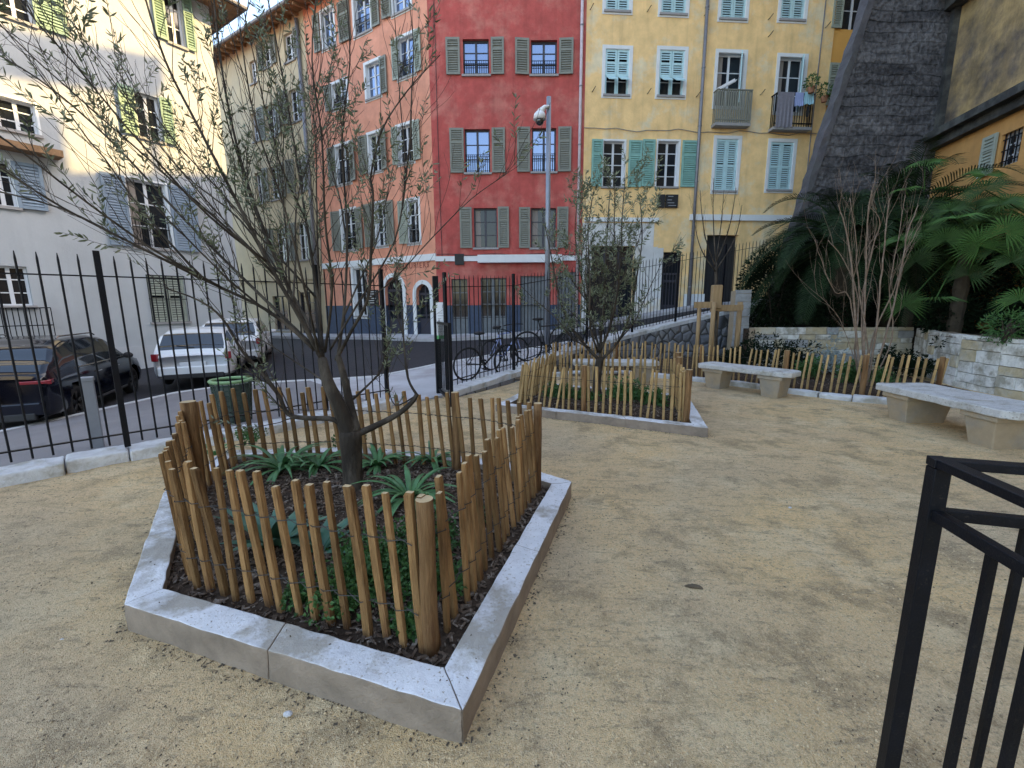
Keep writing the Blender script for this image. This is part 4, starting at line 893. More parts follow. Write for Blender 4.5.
no = thing('notice_sign', (-1.22, 7.62, 1.1), 'white upright notice with green foot fixed to the tall gate post', 'sign')
wv = Vector((1, .1, 0)).normalized(); Tn = Matrix((wv, Vector((.1, -1, 0)).normalized(), Vector((0, 0, 1)))).transposed().to_4x4(); Tn.translation = Vector((-1.21, 7.6, 1.0))
b = MB(Tn); b.box(-.075, .075, 0, .008, 0, .62); b.build('board', MT['paper'], no)
b = MB(Tn); b.box(-.075, .075, .008, .011, 0, .06); b.build('green_band', MT['green_p'], no)
b = MB(Tn); b.box(.03, .04, .008, .011, .52, .58); b.box(-.04, -.02, .008, .011, .27, .33)
for k in range(8): b.box(-.05, .05 - .02 * (k % 3), .008, .0105, .12 + k * .045, .126 + k * .045)
b.build('writing', MT['bollard'], no)

# ================================================================ bollard, bin
bo = thing('bollard', tuple(G(99, 449, -.1)), 'square grey bollard on pavement just behind the left fence', 'bollard')
c = G(99, 449, -.1); b = MB(); b.obox((c.x, c.y, c.z + .4), (.11, .11, .86), rz=R(40)); b.build('shaft', MT['bollard'], bo, bevel=.008)
b = MB(); b.obox((c.x, c.y, c.z + .845), (.125, .125, .05), rz=R(40)); b.build('cap', MT['bollard'], bo, bevel=.008)
c = G(236, 424, -.1); bn = thing('litter_bin', tuple(c), 'green mesh litter bin with light green rim behind the fence', 'bin')
b = MB(); n = 22
for k in range(n):
    a = k * 2 * math.pi / n; b.tube([c + Vector((.2 * math.cos(a), .2 * math.sin(a), 0)), c + Vector((.25 * math.cos(a), .25 * math.sin(a), .62))], .007, 4)
for k in range(9): b.ring(c + Vector((0, 0, .03 + k * .07)), (0, 0, 1), .203 + k * .006, .007, 20, 4)
b.build('mesh_basket', MT['bin_g'], bn)
b = MB(); b.tube([c + Vector((0, 0, .02)), c + Vector((0, 0, .6))], [.18, .235], 18, cap=True); b.build('bag', MT['bag'], bn)
b = MB(); b.ring(c + Vector((0, 0, .64)), (0, 0, 1), .25, .025, 24, 6); b.build('rim', MT['bin_rim'], bn, smooth=True)

# ================================================================ cars
def interp(T, x):
    if x <= T[0][0]: return T[0][1]
    for (a, va), (c, vc) in zip(T, T[1:]):
        if x <= c: t = (x - a) / (c - a); t = t * t * (3 - 2 * t); return va + (vc - va) * t
    return T[-1][1]
def car(loc, hd, L_, Wd, Hh, paint, label, rim, suv=False):
    T = Matrix.Translation(loc) @ Matrix.Rotation(hd, 4, 'Z')       # local x forward, y left
    root = thing('parked_car', tuple(loc), label, 'car', 'cars parked beyond the fence')
    h = L_ / 2; belt = Hh * .62; top = [(-h, Hh * .55), (-h + .05, belt), (-h + .12, Hh * .72), (-h + .5, Hh * .93), (-h + 1.0, Hh * .99), (-.1, Hh), (.35, Hh * .96), (1.15, belt + .06), (1.3, belt), (h - .35, Hh * .53), (h - .05, Hh * .42), (h, Hh * .36)]
    if suv: top = [(-h, Hh * .60), (-h + .08, belt + .06), (-h + .3, Hh * .76), (-h + .75, Hh * .93), (-h + 1.3, Hh * .99), (-.0, Hh), (.45, Hh * .96), (1.2, belt + .05), (1.32, belt), (h - .35, Hh * .55), (h - .05, Hh * .44), (h, Hh * .38)]
    NX = 90; ring = []; kz = 22; zb = .24
    def sec(x):
        t = interp(top, x); e = min(1, (h - abs(x)) / .5); wf = (Wd / 2) * (.86 + .14 * math.sqrt(max(0, 1 - (1 - e) ** 2))) if e < 1 else Wd / 2
        if x > 0: wf *= 1 - .04 * max(0, (x - h + 1) / 1)
        bl = min(belt, t - .01); out = [(0, zb), (wf * .8, zb), (wf * .96, zb + .05), (wf, zb + .2), (wf, zb + (bl - zb) * .55), (wf * .985, bl - .1), (wf * .955, bl)]
        g = max(0, t - bl)
        if g > .06: ww = .955 - .2 * min(1, g / (Hh - belt)); out += [(wf * (.955 - (.955 - ww) * .4), bl + g * .45), (wf * ww, bl + g * .88), (wf * ww * .9, t - .015), (wf * .4, t), (0, t + .005)]
        else: out += [(wf * .9, t - .008), (wf * .85, t), (wf * .6, t + .01), (wf * .4, t + .015), (0, t + .02)]
        return out
    secs = []
    for i in range(NX + 1):
        x = -h + L_ * i / NX; S = sec(x); d = [0]
        for a, c in zip(S, S[1:]): d.append(d[-1] + math.dist(a, c))
        # fixed control-aligned sampling: subdivide each segment
        pts = []; sub = [2, 1, 2, 3, 2, 2, 3, 3, 1, 2, 3]
        for (a, c), q in zip(zip(S, S[1:]), sub):
            for k in range(q): t = k / q; pts.append((a[0] + (c[0] - a[0]) * t, a[1] + (c[1] - a[1]) * t))
        pts.append(S[-1]); secs.append((x, pts))
    K = len(secs[0][1]); body = MB(T); gl = MB(T); bv = []; bf = []; gf = []
    for x, pts in secs:
        for y, z in pts: bv.append((x, y, z))
        for y, z in pts[-2:0:-1]: bv.append((x, -y, z))
    KK = 2 * K - 2; r_w = .34 if suv else .31; wx = (-h + .85, h - .82)
    for i in range(NX):
        xm = (secs[i][0] + secs[i + 1][0]) / 2; tt = interp(top, xm)
        for j in range(KK):
            f_ = (i * KK + j, i * KK + (j + 1) % KK, (i + 1) * KK + (j + 1) % KK, (i + 1) * KK + j)
            c = sum((Vector(bv[q]) for q in f_), Vector()) / 4; side = abs(c.y) > Wd * .30; zc = c.z
            if any((xm - q) ** 2 + (zc - r_w) ** 2 < (r_w + .045) ** 2 for q in wx) and abs(c.y) > Wd * .2 and zc < belt - .1: continue
            glass = False
            if tt > belt + .1:
                if side and belt + .04 < zc < tt - .07 and abs(xm - .25 - (.0)) > .04 and -h + .45 < xm < 1.05 and abs(xm + .75) > .04: glass = True
                nslope = interp(top, xm + .1) - interp(top, xm - .1)
                if abs(c.y) < Wd * .36 and zc > belt + .05 and (nslope > .08 or nslope < -.07) and zc > tt - .2: glass = True
            (gf if glass else bf).append(f_)
    e0 = tuple(range(KK)); e1 = tuple(reversed(range(NX * KK, (NX + 1) * KK)))
    body.add(bv, bf + [e0, e1]); bo_ = body.build('body', paint, root, smooth=True)
    gl.add(bv, gf); gl.build('car_window', MT['cglass'], root, smooth=True)
    inn = MB(T); inn.box(-h + .3, h - .3, -Wd * .36, Wd * .36, .3, belt - .12); inn.build('underbody', MT['black'], root)
    for q in wx:
        for sgn in (1, -1):
            b = MB(T); y = sgn * (Wd / 2 - .12); prof = []
            b.ring((q, y, r_w), (0, 1, 0), r_w - .085, .085, 32, 10); tyre = b.build('wheel', MT['tyre'], root, smooth=True)
            b = MB(T); b.tube([(q, y - sgn * .04, r_w), (q, y + sgn * .045, r_w)], [r_w * .3, r_w * .16], 12); yy = y + sgn * .05
            for k in range(5):
                a = k * 2 * math.pi / 5 + .3
                for da in (-.13, .13):
                    b.tube([(q + .05 * math.cos(a), yy, r_w + .05 * math.sin(a)), (q + (r_w * .66) * math.cos(a + da), yy, r_w + (r_w * .66) * math.sin(a + da))], .018, 5)
            b.ring((q, y + sgn * .04, r_w), (0, 1, 0), r_w * .66, .02, 28, 6); b.build('rim', rim, tyre, smooth=True)
            b = MB(T); b.tube([(q, y - sgn * .08, r_w), (q, y - sgn * .05, r_w)], r_w * .64, 20); b.build('brake_disc', MT['black'], tyre)
    zl_ = Hh * .55
    for sgn in (1, -1):
        b = MB(T)
        if suv: b.obox((-h + .0, sgn * Wd * .37, zl_ + .02), (.05, Wd * .2, .055)); b.obox((-h + .09, sgn * (Wd * .47), zl_ + .02), (.24, .06, .07), rz=sgn * R(-14))
        else: b.obox((-h + .06, sgn * Wd * .425, zl_ - .0), (.16, .13, .17), rz=sgn * R(-22)); 
        b.build('tail_light', MT['redlamp'], root, bevel=.012)
        b = MB(T); b.sphere((.85, sgn * (Wd / 2 + .09), belt + .05), .1, (.55, .95, .7)); b.tube([(.85, sgn * (Wd / 2 - .06), belt + .02), (.85, sgn * (Wd / 2 + .06), belt + .04)], .02, 5); b.build('wing_mirror', paint if not suv else MT['black'], root, smooth=True)
        b = MB(T)
        for q in (-.45, .45): b.obox((q, sgn * (Wd / 2 + .008), belt - .12), (.18, .03, .03))
        b.build('door_handle', MT['chrome'] if suv else paint, root, bevel=.006)
        if suv: b = MB(T); b.tube([(-1.2, sgn * (Wd / 2 - .03), belt + .035), (1.0, sgn * (Wd / 2 - .035), belt + .03)], .012, 5); b.build('chrome_strip', MT['chrome'], root)
        b = MB(T)
        b.tube([(x_, sgn * (Wd / 2 + .003), .3) for x_ in (-.7, .8)], .03, 6); b.build('side_skirt', MT['black'], root)
    b = MB(T); b.obox((-h + .0, 0, .42), (.14, Wd * .84, .22)); b.build('bumper', paint, root, bevel=.03)
    b = MB(T); b.obox((-h - .02, 0, .3), (.12, Wd * .74, .12)); b.build('bumper_trim', MT['black'], root, bevel=.02)
    b = MB(T); b.obox((-h - .035, 0, Hh * .42 if not suv else Hh * .40), (.03, .5, .11)); b.build('number_plate', MT['plate'], root)
    b = MB(T); b.tube([(-h + .09, -.05, belt + .1), (-h + .14, .3, belt + .16)], .01, 4); b.build('wiper', MT['black'], root)
    if suv:
        b = MB(T)
        for sgn in (1, -1): b.tube([(-h + 1.0, sgn * Wd * .36, Hh * 1.0), (-h + 1.1, sgn * Wd * .36, Hh * 1.02), (.2, sgn * Wd * .36, Hh * 1.02), (.35, sgn * Wd * .355, Hh * .985)], .014, 5)
        b.build('roof_rail', MT['chrome'], root)
    return root
rw = G(85, 419, -.45); hdv = R(90 + 24)
def place(p, L_, off, Wd, hd):   # p = ground point of right rear wheel
    f_ = Vector((math.cos(hd), math.sin(hd), 0)); l_ = Vector((-math.sin(hd), math.cos(hd), 0)); c = Vector((p.x, p.y, 0)) + f_ * (L_ / 2 - off) + l_ * (Wd / 2); c.z = zf(c.x, c.y) - .1; return c
c1 = place(rw, 4.4, .85, 1.84, hdv); car(c1, hdv, 4.4, 1.84, 1.5, MT['black_paint'], 'glossy black crossover with chrome window line and red tail lamp strip', MT['rim_d'], True)
c2 = place(G(240, 384, -.33), 3.9, .25, 1.72, R(116)); car(c2, R(116), 3.9, 1.62, 1.36, MT['white_paint'], 'white hatchback seen from behind, nearest the litter bin', MT['rim'])
c3 = Vector((-9.0, 14.6, 0)); c3.z = zf(c3.x, c3.y) - .1; car(c3, R(114), 4.0, 1.7, 1.42, MT['white_paint'], 'white car half hidden by olive branches beyond the white hatchback', MT['rim'])

# ================================================================ bicycles
def bicycle(p, ang, label, tilt=0, frame='black', sc=1.0):
    T = Matrix.Translation(p) @ Matrix.Rotation(ang, 4, 'Z') @ Matrix.Rotation(tilt, 4, 'X') @ Matrix.Scale(sc, 4); root = thing('bicycle', tuple(p), label, 'bicycle', 'bicycles parked along the railing')
    r = .33; wb = 1.02
    for x in (0, wb):
        b = MB(T); b.ring((x, 0, r), (0, 1, 0), r, .022, 32, 6); wh = b.build('wheel', MT['tyre'], root, smooth=True)
        b = MB(T)
        for k in range(12): a = k * math.pi / 6; b.tube([(x, 0, r), (x + r * math.cos(a), 0, r + r * math.sin(a))], .0025, 3)
        b.tube([(x, -.04, r), (x, .04, r)], .02, 8); b.build('spokes', MT['rim_d'], wh)
    b = MB(T); bb = (.43, 0, .28); st = (.3, 0, .78); hd_ = (.86, 0, .82); hb = (.89, 0, .68)
    for a, c, q in ((bb, st, .017), (st, hd_, .016), (bb, hb, .019), (hd_, hb, .02)): b.tube([a, c], q, 8)
    for y in (.05, -.05): b.tube([(0, y, r), (bb[0], y * .5, bb[2])], .009, 6); b.tube([(0, y, r), (st[0] + .01, y * .4, st[2] - .04)], .008, 6); b.tube([(wb, y, r), (.9, y, .66)], .011, 6)
    b.build('frame', MT[frame], root, smooth=True)
    b = MB(T); b.tube([(.86, 0, .82), (.84, 0, .98)], .013, 6); b.tube([(.84, -.3, .98), (.88, -.12, 1.0), (.88, .12, 1.0), (.84, .3, .98)], .012, 6); b.build('handlebar', MT['grille'], root, smooth=True)
    b = MB(T); b.tube([st, (.27, 0, .92)], .013, 6); b.sphere((.26, 0, .95), .13, (1.05, .55, .28)); b.build('saddle', MT['black'], root, smooth=True)
    b = MB(T); b.ring((.43, .05, .28), (0, 1, 0), .09, .008, 18, 4); b.tube([(.43, .07, .28), (.53, .07, .16)], .01, 5); b.tube([(.43, -.07, .28), (.33, -.07, .4)], .01, 5)
    b.obox((.54, .11, .15), (.09, .09, .02)); b.obox((.32, -.11, .41), (.09, .09, .02)); b.build('crankset', MT['grille'], root)
    return root
def bp(x, y, z): p = G(x, y, z); p.z = zf(p.x, p.y); return p
def bpd(x, D): p = V(x, 340, D); p.z = zf(p.x, p.y) + .0; return p
bicycle(bpd(466, 8.9), R(40), 'dark city bicycle nearest the gate, behind the railing', R(6))
bicycle(bpd(492, 9.9), R(50), 'blue framed bicycle second from the gate behind the railing', R(-5), 'cloth2')
bicycle(bpd(528, 10.55), R(10), 'black bicycle leaning sideways with its big wheel facing the garden', R(-8), 'black', 1.05)
bicycle(bpd(560, 11.2), R(25), 'black bicycle furthest right beside the camera pole', R(7), 'black')

# ================================================================ camera pole
pb = Vector((.92, 11.35, zf(.92, 11.35))); po = thing('camera_pole', tuple(pb), 'tall grey steel pole carrying a white dome camera', 'pole')
zt2 = V(548, 97, 11.35).z; px_ = V(548, 200, 11.35).x
pb = Vector((px_, 11.35, zf(px_, 11.35))); po.location = pb; ORG[po.name] = pb
b = MB(); b.tube([pb, (pb.x, pb.y, zt2)], [.066, .055], 16); b.build('shaft', MT['pole'], po, smooth=True)
b = MB(); b.cyl(pb, .14, .03, 16); b.build('base_plate', MT['pole'], po)
cz = V(541, 118, 11.35).z
b = MB(); b.tube([(pb.x, pb.y - .05, cz + .22), (pb.x - .1, pb.y - .1, cz + .2), (pb.x - .2, pb.y - .12, cz + .08)], [.04, .045, .09], 10); b.build('camera_bracket', MT['camw'], po, smooth=True)
cc = Vector((pb.x - .22, pb.y - .12, cz - .06)); dc = thing('dome_camera', tuple(cc), 'white dome surveillance camera on the grey pole', 'camera')
b = MB(); b.tube([cc + Vector((0, 0, .16)), cc + Vector((0, 0, .1)), cc + Vector((0, 0, -.02))], [.07, .13, .15], 16); b.build('housing', MT['camw'], dc, smooth=True)
b = MB(); b.sphere(cc + Vector((0, 0, -.05)), .1, n=14); b.build('dome', MT['cglass'], dc, smooth=True)

# ================================================================ planters
def outline(name, outer, wdt, z1, label, closed=True):
    n = len(outer); O = [Vector(p) for p in outer]; I = []
    a_ = sum(O[i].x * O[(i + 1) % n].y - O[(i + 1) % n].x * O[i].y for i in range(n)); sgn = 1 if a_ > 0 else -1
    for i in range(n):
        e1 = (O[i] - O[i - 1]).normalized(); e2 = (O[(i + 1) % n] - O[i]).normalized(); n1 = Vector((-e1.y, e1.x)) * sgn; n2 = Vector((-e2.y, e2.x)) * sgn; m_ = (n1 + n2).normalized(); I.append(O[i] + m_ * wdt / max(.3, m_.dot(n1)))
    root = thing('planter_kerb', (*O[0], 0), label, 'kerb')
    for i in range(n):
        j = (i + 1) % n; K = max(1, round((O[j] - O[i]).length / 1.0))
        for k in range(K):
            a, c = O[i].lerp(O[j], k / K), O[i].lerp(O[j], (k + 1) / K); d, e = I[i].lerp(I[j], k / K), I[i].lerp(I[j], (k + 1) / K); t = (O[j] - O[i]).normalized() * .001
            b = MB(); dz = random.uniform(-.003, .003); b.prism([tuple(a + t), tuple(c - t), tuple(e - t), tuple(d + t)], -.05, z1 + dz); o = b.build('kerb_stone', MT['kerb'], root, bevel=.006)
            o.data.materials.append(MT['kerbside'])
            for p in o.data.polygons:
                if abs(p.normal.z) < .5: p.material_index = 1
            weather(o, .0055, 9)
    return root, O, I
def shrink(P, d):
    n = len(P); O = [Vector(p) for p in P]; a_ = sum(O[i].x * O[(i + 1) % n].y - O[(i + 1) % n].x * O[i].y for i in range(n)); sgn = 1 if a_ > 0 else -1; I = []
    for i in range(n):
        e1 = (O[i] - O[i - 1]).normalized(); e2 = (O[(i + 1) % n] - O[i]).normalized(); n1 = Vector((-e1.y, e1.x)) * sgn; n2 = Vector((-e2.y, e2.x)) * sgn; m_ = (n1 + n2).normalized(); I.append(O[i] + m_ * d / max(.3, m_.dot(n1)))
    return I
STK = []
for i in range(7):
    b = MB(); n = 6; L_ = .75; rnd = random.Random(i); pts = []; w_ = .0145 + .003 * rnd.random(); th = .0125 + .003 * rnd.random()
    prof = [(-1, -.8), (.95, -.95), (1.02, .2), (.85, .9), (-.9, .85), (-1.08, 0)]; v = []; f = []; bend = rnd.uniform(-.012, .012); K = 6
    for k in range(K + 1):
        t = k / K; tw = rnd.uniform(-.06, .06); s_ = 1 + rnd.uniform(-.07, .07)
        if k == K: s_ = .86
        for x, y in prof: v.append((x * w_ * s_ + bend * math.sin(t * 3.1), y * th * s_ + tw * w_, -.06 + (L_ + .06) * (t if k < K else 1)))
        if k == K - 1: 
            for q in range(-6, 0): v[q] = (v[q][0], v[q][1], L_ - .012)
    for k in range(K):
        for j in range(6): f.append((k * 6 + j, k * 6 + (j + 1) % 6, (k + 1) * 6 + (j + 1) % 6, (k + 1) * 6 + j))
    f.append(tuple(range(K * 6, K * 6 + 6))); me = bpy.data.meshes.new('stake'); me.from_pydata(v, [], f); me.materials.append(MT['wood']); me.materials.append(MT['woodcut']); me.polygons[-1].material_index = 1; me.update(); STK.append(me)
STP = []
for me in STK:
    m2_ = me.copy(); m2_.name = 'stake'; m2_.materials[0] = MT['wood_pale']; STP.append(m2_)
def paling(P, closed, label, zb=.1, h=.7, sp=.1, posts=(), lean=.05, seed=1, leanx=None, pale=False):
    rnd = random.Random(seed); Q = [Vector((*p, zb)) for p in P]; Q = Q + [Q[0]] if closed else Q
    root = thing('paling_fence', tuple(Q[0]), label, 'fence', ); seq = []
    for a, c in zip(Q, Q[1:]):
        n = max(1, round((c - a).length / sp)); seq += [(a.lerp(c, (k + .5) / n) + Vector((rnd.uniform(-.012, .012), rnd.uniform(-.012, .012), 0)), (c - a).normalized()) for k in range(n)]
    extra = MB(); pts = [[], []]; k = 0
    for p, t in seq:
        me = rnd.choice(STP if pale else STK); s_ = h / .75 * rnd.uniform(.94, 1.04); lx, ly = rnd.gauss(0, lean), rnd.gauss(0, lean * .8)
        if leanx: q_ = leanx(p); lx += q_[0]; ly += q_[1]
        m_ = Matrix.Rotation(math.atan2(t.y, t.x) + (math.pi if rnd.random() < .5 else 0), 4, 'Z'); m_ = Matrix.Rotation(lx, 4, 'Y') @ Matrix.Rotation(ly, 4, 'X') @ m_
        k += 1
        if k <= 98:
            o = bpy.data.objects.new('stake', me); C.objects.link(o); o.parent = root; o.location = p - Q[0]; o.rotation_euler = m_.to_euler(); o.scale = (rnd.uniform(.88, 1.15), rnd.uniform(.88, 1.1), s_)
        else:
            mm = Matrix.Translation(p) @ m_ @ Matrix.Diagonal((1, 1, s_, 1)); extra.add([mm @ vv.co for vv in me.vertices], [tuple(q.vertices) for q in me.polygons])
        for i, hh in enumerate((.27, .72)):
            q = p + (m_ @ Vector((0, 0, hh * h))); nrm = Vector((-t.y, t.x, 0)); pts[i].append((q, t, nrm))
    if extra.v: tag(extra.build('stake', MT['wood_pale'], root), kind='stuff')
    for L_ in pts:
        b = MB()
        for s_ in (1, -1):
            path = []
            for i, (q, t, nr) in enumerate(L_):
                off = .022 * s_ * (1 if i % 2 else -1); path.append(q + nr * off)
                if i + 1 < len(L_):
                    mid = (q + L_[i + 1][0]) / 2; path.append(mid + Vector((0, 0, rnd.uniform(-.004, .004))))
            b.tube(path, .0024, 4)
        for i, (q, t, nr) in enumerate(L_):
            b.tube([q + nr * .021 - t * .024, q + nr * .021 + t * .024], .002, 4)
        b.build('wire', MT['wire'], root)
    for (x, y, r_, hh) in posts:
        b = MB(); v = [(x + rnd.uniform(-.002, .002), y, zb - .05 + (hh + .05) * q / 6) for q in range(7)]; b.tube(v, [r_ * rnd.uniform(.94, 1.06) for _ in v], 14)
        o = b.build('post', MT['woodpost'], root); o.data.materials.append(MT['woodcut']); o.data.polygons[-1].material_index = 1
        for p_ in o.data.polygons:
            if len(p_.vertices) == 4: p_.use_smooth = True
    return root
def bed(name, poly, z, seed, nchip, dens_near=None, hump=.05):
    P = [Vector(p) for p in poly]; xs = [p.x for p in P]; ys = [p.y for p in P]; rnd = random.Random(seed)
    cx, cy = sum(xs) / len(xs), sum(ys) / len(ys)
    def edge(x, y):
        return min(((Vector((x, y)) - a).cross((b_ - a).normalized()) ** 2) ** .5 for a, b_ in zip(P, P[1:] + P[:1]))
    def hz(x, y): return z + min(1, edge(x, y) / .5) * hump + noise.noise(Vector((x * 5, y * 5, seed))) * .012
    b = MB(); rings = 10; n = 60; per = []
    Q = resample([Vector((p.x, p.y)) for p in P + [P[0]]], .12)[:-1]; m_ = len(Q); v = []; f = []
    for k in range(rings + 1):
        t = 1 - k / rings
        for q in Q: x, y = cx + (q.x - cx) * t, cy + (q.y - cy) * t; v.append((x, y, hz(x, y)))
    for k in range(rings):
        for i in range(m_): f.append((k * m_ + i, k * m_ + (i + 1) % m_, (k + 1) * m_ + (i + 1) % m_, (k + 1) * m_ + i))
    b.add(v, f); tag(b.build('soil', MT['soil'], smooth=True), kind='structure')
    b = MB(); c = 0; tries = 0
    while c < nchip and tries < nchip * 5:
        tries += 1; x, y = rnd.uniform(min(xs), max(xs)), rnd.uniform(min(ys), max(ys))
        if not inpoly(x, y, [tuple(p) for p in P]): continue
        L_ = rnd.uniform(.012, .05); W_ = L_ * rnd.uniform(.15, .5); b.obox((x, y, hz(x, y) + .004 + rnd.random() * .01), (L_, W_, .004), rz=rnd.uniform(0, 6.3), rx=rnd.gauss(0, .35), ry=rnd.gauss(0, .35)); c += 1
    tag(b.build('mulch', MT['chip']), 'brown bark chips spread over the planting bed', kind='stuff')
    return hz
_q = lambda x, y: tuple(G(x, y, .14).xy)
PL1 = [_q(462, 711), _q(572, 481), (-.05, 3.88), (-.8, 4.15), (-1.7, 4.33), (-2.9, 4.25), _q(163, 492), _q(123, 605)]
outline('k', PL1, .15, .14, 'long pale stone kerb around the olive tree bed in front')
hz1 = bed('soil', shrink(PL1, .145), .085, 3, 6500)
SP1 = shrink(PL1, .25)
paling([tuple(p) for p in SP1], True, 'stake and wire paling around the front olive tree bed', zb=.09, h=.7, sp=.1, lean=.02, seed=4,
       posts=[(SP1[0].x - .01, SP1[0].y + .01, .034, .70), (SP1[6].x + .02, SP1[6].y - .05, .05, .76), (-.5, 3.78, .034, .72), (SP1[1].x, SP1[1].y, .032, .72)], leanx=lambda p: (-.065, 0))
PL2 = [(-.25, 6.4), (2.32, 5.03), (2.85, 7.0), (.55, 8.3)]
outline('k', PL2, .16, .11, 'pale stone kerb around the second olive bed near the benches')
hz2 = bed('soil', shrink(PL2, .155), .06, 5, 2500)
SP2 = shrink(PL2, .25)
paling([tuple(p) for p in SP2], True, 'stake and wire paling around the second olive bed near the benches', zb=.06, h=.66, sp=.1, lean=.028, seed=9, pale=True, posts=[(2.2, 5.4, .04, .7), (1.0, 6.0, .035, .68), (2.6, 6.85, .045, .76), (2.45, 6.4, .04, .74)], leanx=lambda p: (.13, 0) if p.x < .7 else (0, 0))
# planting strip along the far side
BD = [(.6, 9.6), (1.9, 9.95), (2.9, 9.75), (3.75, 9.0), (4.6, 8.1), (5.2, 7.3), (5.9, 6.75), (6.7, 6.5), (8.0, 7.2), (8.4, 9.2), (8.3, 10.9), (6.2, 11.1), (6.5, 13.4), (4.9, 12.9), (3.6, 12.3), (2.2, 11.2), (1.2, 10.3)]
bed('soil', BD, .03, 8, 2500, hump=.02)
kerbwall('bed_edging', BD[:8], [.09] * 8, .16, MT['limestone'], 'rough pale stone edging in front of the long paling fence', 'kerb', foot=-.05, chunk=.55, jit=.03)
FP = [(.75, 9.75), (1.9, 10.15), (3.0, 9.95), (3.95, 9.15), (4.75, 8.3), (5.35, 7.55), (6.0, 7.0), (6.75, 6.8)]
paling(FP, False, 'long paling fence of pale stakes behind the benches', zb=.03, h=.7, sp=.105, lean=.022, seed=12, pale=True, posts=[(3.95, 9.15, .035, .7), (5.0, 7.95, .04, .7), (5.8, 7.15, .04, .7), (2.4, 10.05, .035, .7), (6.72, 6.82, .035, .7)], leanx=lambda p: (.08, 0) if p.x > 4.5 else (0, 0))

# ================================================================ benches
def bench(c, ang, label, L_=1.6, Wd=.5, zt=.45):
    T = Matrix.Translation((c[0], c[1], 0)) @ Matrix.Rotation(ang, 4, 'Z'); root = thing('stone_bench', (c[0], c[1], 0), label, 'bench', 'stone benches')
    b = MB(T); poly = [(-L_ / 2 + .05, -Wd / 2), (L_ / 2 - .09, -Wd / 2), (L_ / 2, -Wd / 2 + .1), (L_ / 2, Wd / 2 - .07), (L_ / 2 - .06, Wd / 2), (-L_ / 2 + .07, Wd / 2), (-L_ / 2, Wd / 2 - .08), (-L_ / 2, -Wd / 2 + .06)]
    b.prism(poly, zt - .09, zt); weather(b.build('seat', MT['benchtop'], root, bevel=.02, seg=3), .006, 6)
    for s in (-1, 1):
        x = s * L_ * .31; b = MB(T); v = []
        for z, w_, d_ in ((-.03, .13, Wd * .34), (zt - .15, .17, Wd * .42)): v += [(x - w_, -d_, z), (x + w_, -d_, z), (x + w_, d_, z), (x - w_, d_, z)]
        b.add(v, [(0, 3, 2, 1), (4, 5, 6, 7), (0, 1, 5, 4), (1, 2, 6, 5), (2, 3, 7, 6), (3, 0, 4, 7)]); lg = b.build('leg', MT['benchleg'], root, bevel=.012)
        b = MB(T); b.box(x - .2, x + .2, -Wd * .46, Wd * .46, zt - .15, zt - .092); b.build('bearer', MT['benchleg'], lg, bevel=.01)
    return root
bench((4.22, 7.85), math.atan2(7.25 - 8.5, 4.65 - 3.78), 'straight stone bench in front of the long paling fence', L_=1.65, Wd=.5)
bench((5.42, 5.2), math.atan2(-1.0, -.02), 'weathered stone bench at the right in front of pale wall', L_=1.75, Wd=.72, zt=.46)
bench((2.1, 8.9), R(-6), 'stone bench half hidden behind the second olive bed', L_=1.7, Wd=.5)

# ================================================================ stone terrace walls (dressed blocks)
def blockwall(P, z0, z1, label, seed, colmix=0, thick=.4, ch=.16):
    rnd = random.Random(seed); P = [Vector(p) for p in P]; root = thing('stone_wall', (*P[0], 0), label, 'wall'); mats = ['wa', 'wb', 'wc']
    bs = [MB(), MB(), MB()]; core = MB()
    for a, c in zip(P, P[1:]):
        t = (c - a).normalized(); n = Vector((t.y, -t.x)); ang = math.atan2(t.y, t.x); L_ = (c - a).length; z = z0
        m_ = (a + c) / 2 - n * thick / 2; core.obox((m_.x, m_.y, (z0 + z1) / 2 - .01), (L_, thick - .05, z1 - z0 - .03), rz=ang)
        while z < z1 - .03:
            h_ = min(rnd.uniform(ch * .75, ch * 1.3), z1 - z)
            if z1 - z - h_ < .06: h_ = z1 - z
            s = 0
            while s < L_ - .01:
                w_ = min(rnd.uniform(.18, .62) * (.8 + ch), L_ - s)
                if L_ - s - w_ < .1: w_ = L_ - s
                q = a + t * (s + w_ / 2) - n * (.04 - rnd.uniform(0, .03)); k = rnd.choices((0, 1, 2), [(9, 1.6, 0), (2, 6, 1), (0, 0, 1)][colmix])[0]
                bs[k].obox((q.x, q.y, z + h_ / 2), (w_ - .012, .12, h_ - .012), rz=ang + rnd.gauss(0, .012)); s += w_
            z += h_
    core.build('mortar', MT['benchleg'], root)
    for k in range(3):
        if bs[k].v: weather(bs[k].build('masonry', MT[mats[k]], root), .011, 5, 2)
    return root
MT['wa'] = mat('pale_cut_stone', (.74, .72, .68), var=.14, scale=7, bump=.3, bscale=35, col2=(.36, .33, .27), scale2=3)
MT['wb'] = mat('warm_cut_stone', (.5, .41, .27), var=.18, scale=7, bump=.3, bscale=35, col2=(.5, .46, .38), scale2=3)
MT['wc'] = mat('grey_cut_stone', (.33, .33, .33), var=.18, scale=7, bump=.3, bscale=35)
blockwall([(6.2, 11.25), (8.15, 11.05), (9.9, 10.9)], -.05, .98, 'buff coursed stone terrace wall below the palms', 2, 1)
blockwall([(9.92, 10.8), (9.5, 10.1), (9.05, 9.5), (8.7, 8.9), (8.42, 8.2), (8.3, 7.4), (8.22, 6.6), (8.2, 3.0)], -.05, .97, 'pale coursed stone wall behind the right bench', 5, 0, ch=.21)
blockwall([(6.2, 12.4), (6.6, 12.35)], -.05, 1.95, 'grey stone pier behind the staked young tree', 6, 2, ch=.2)
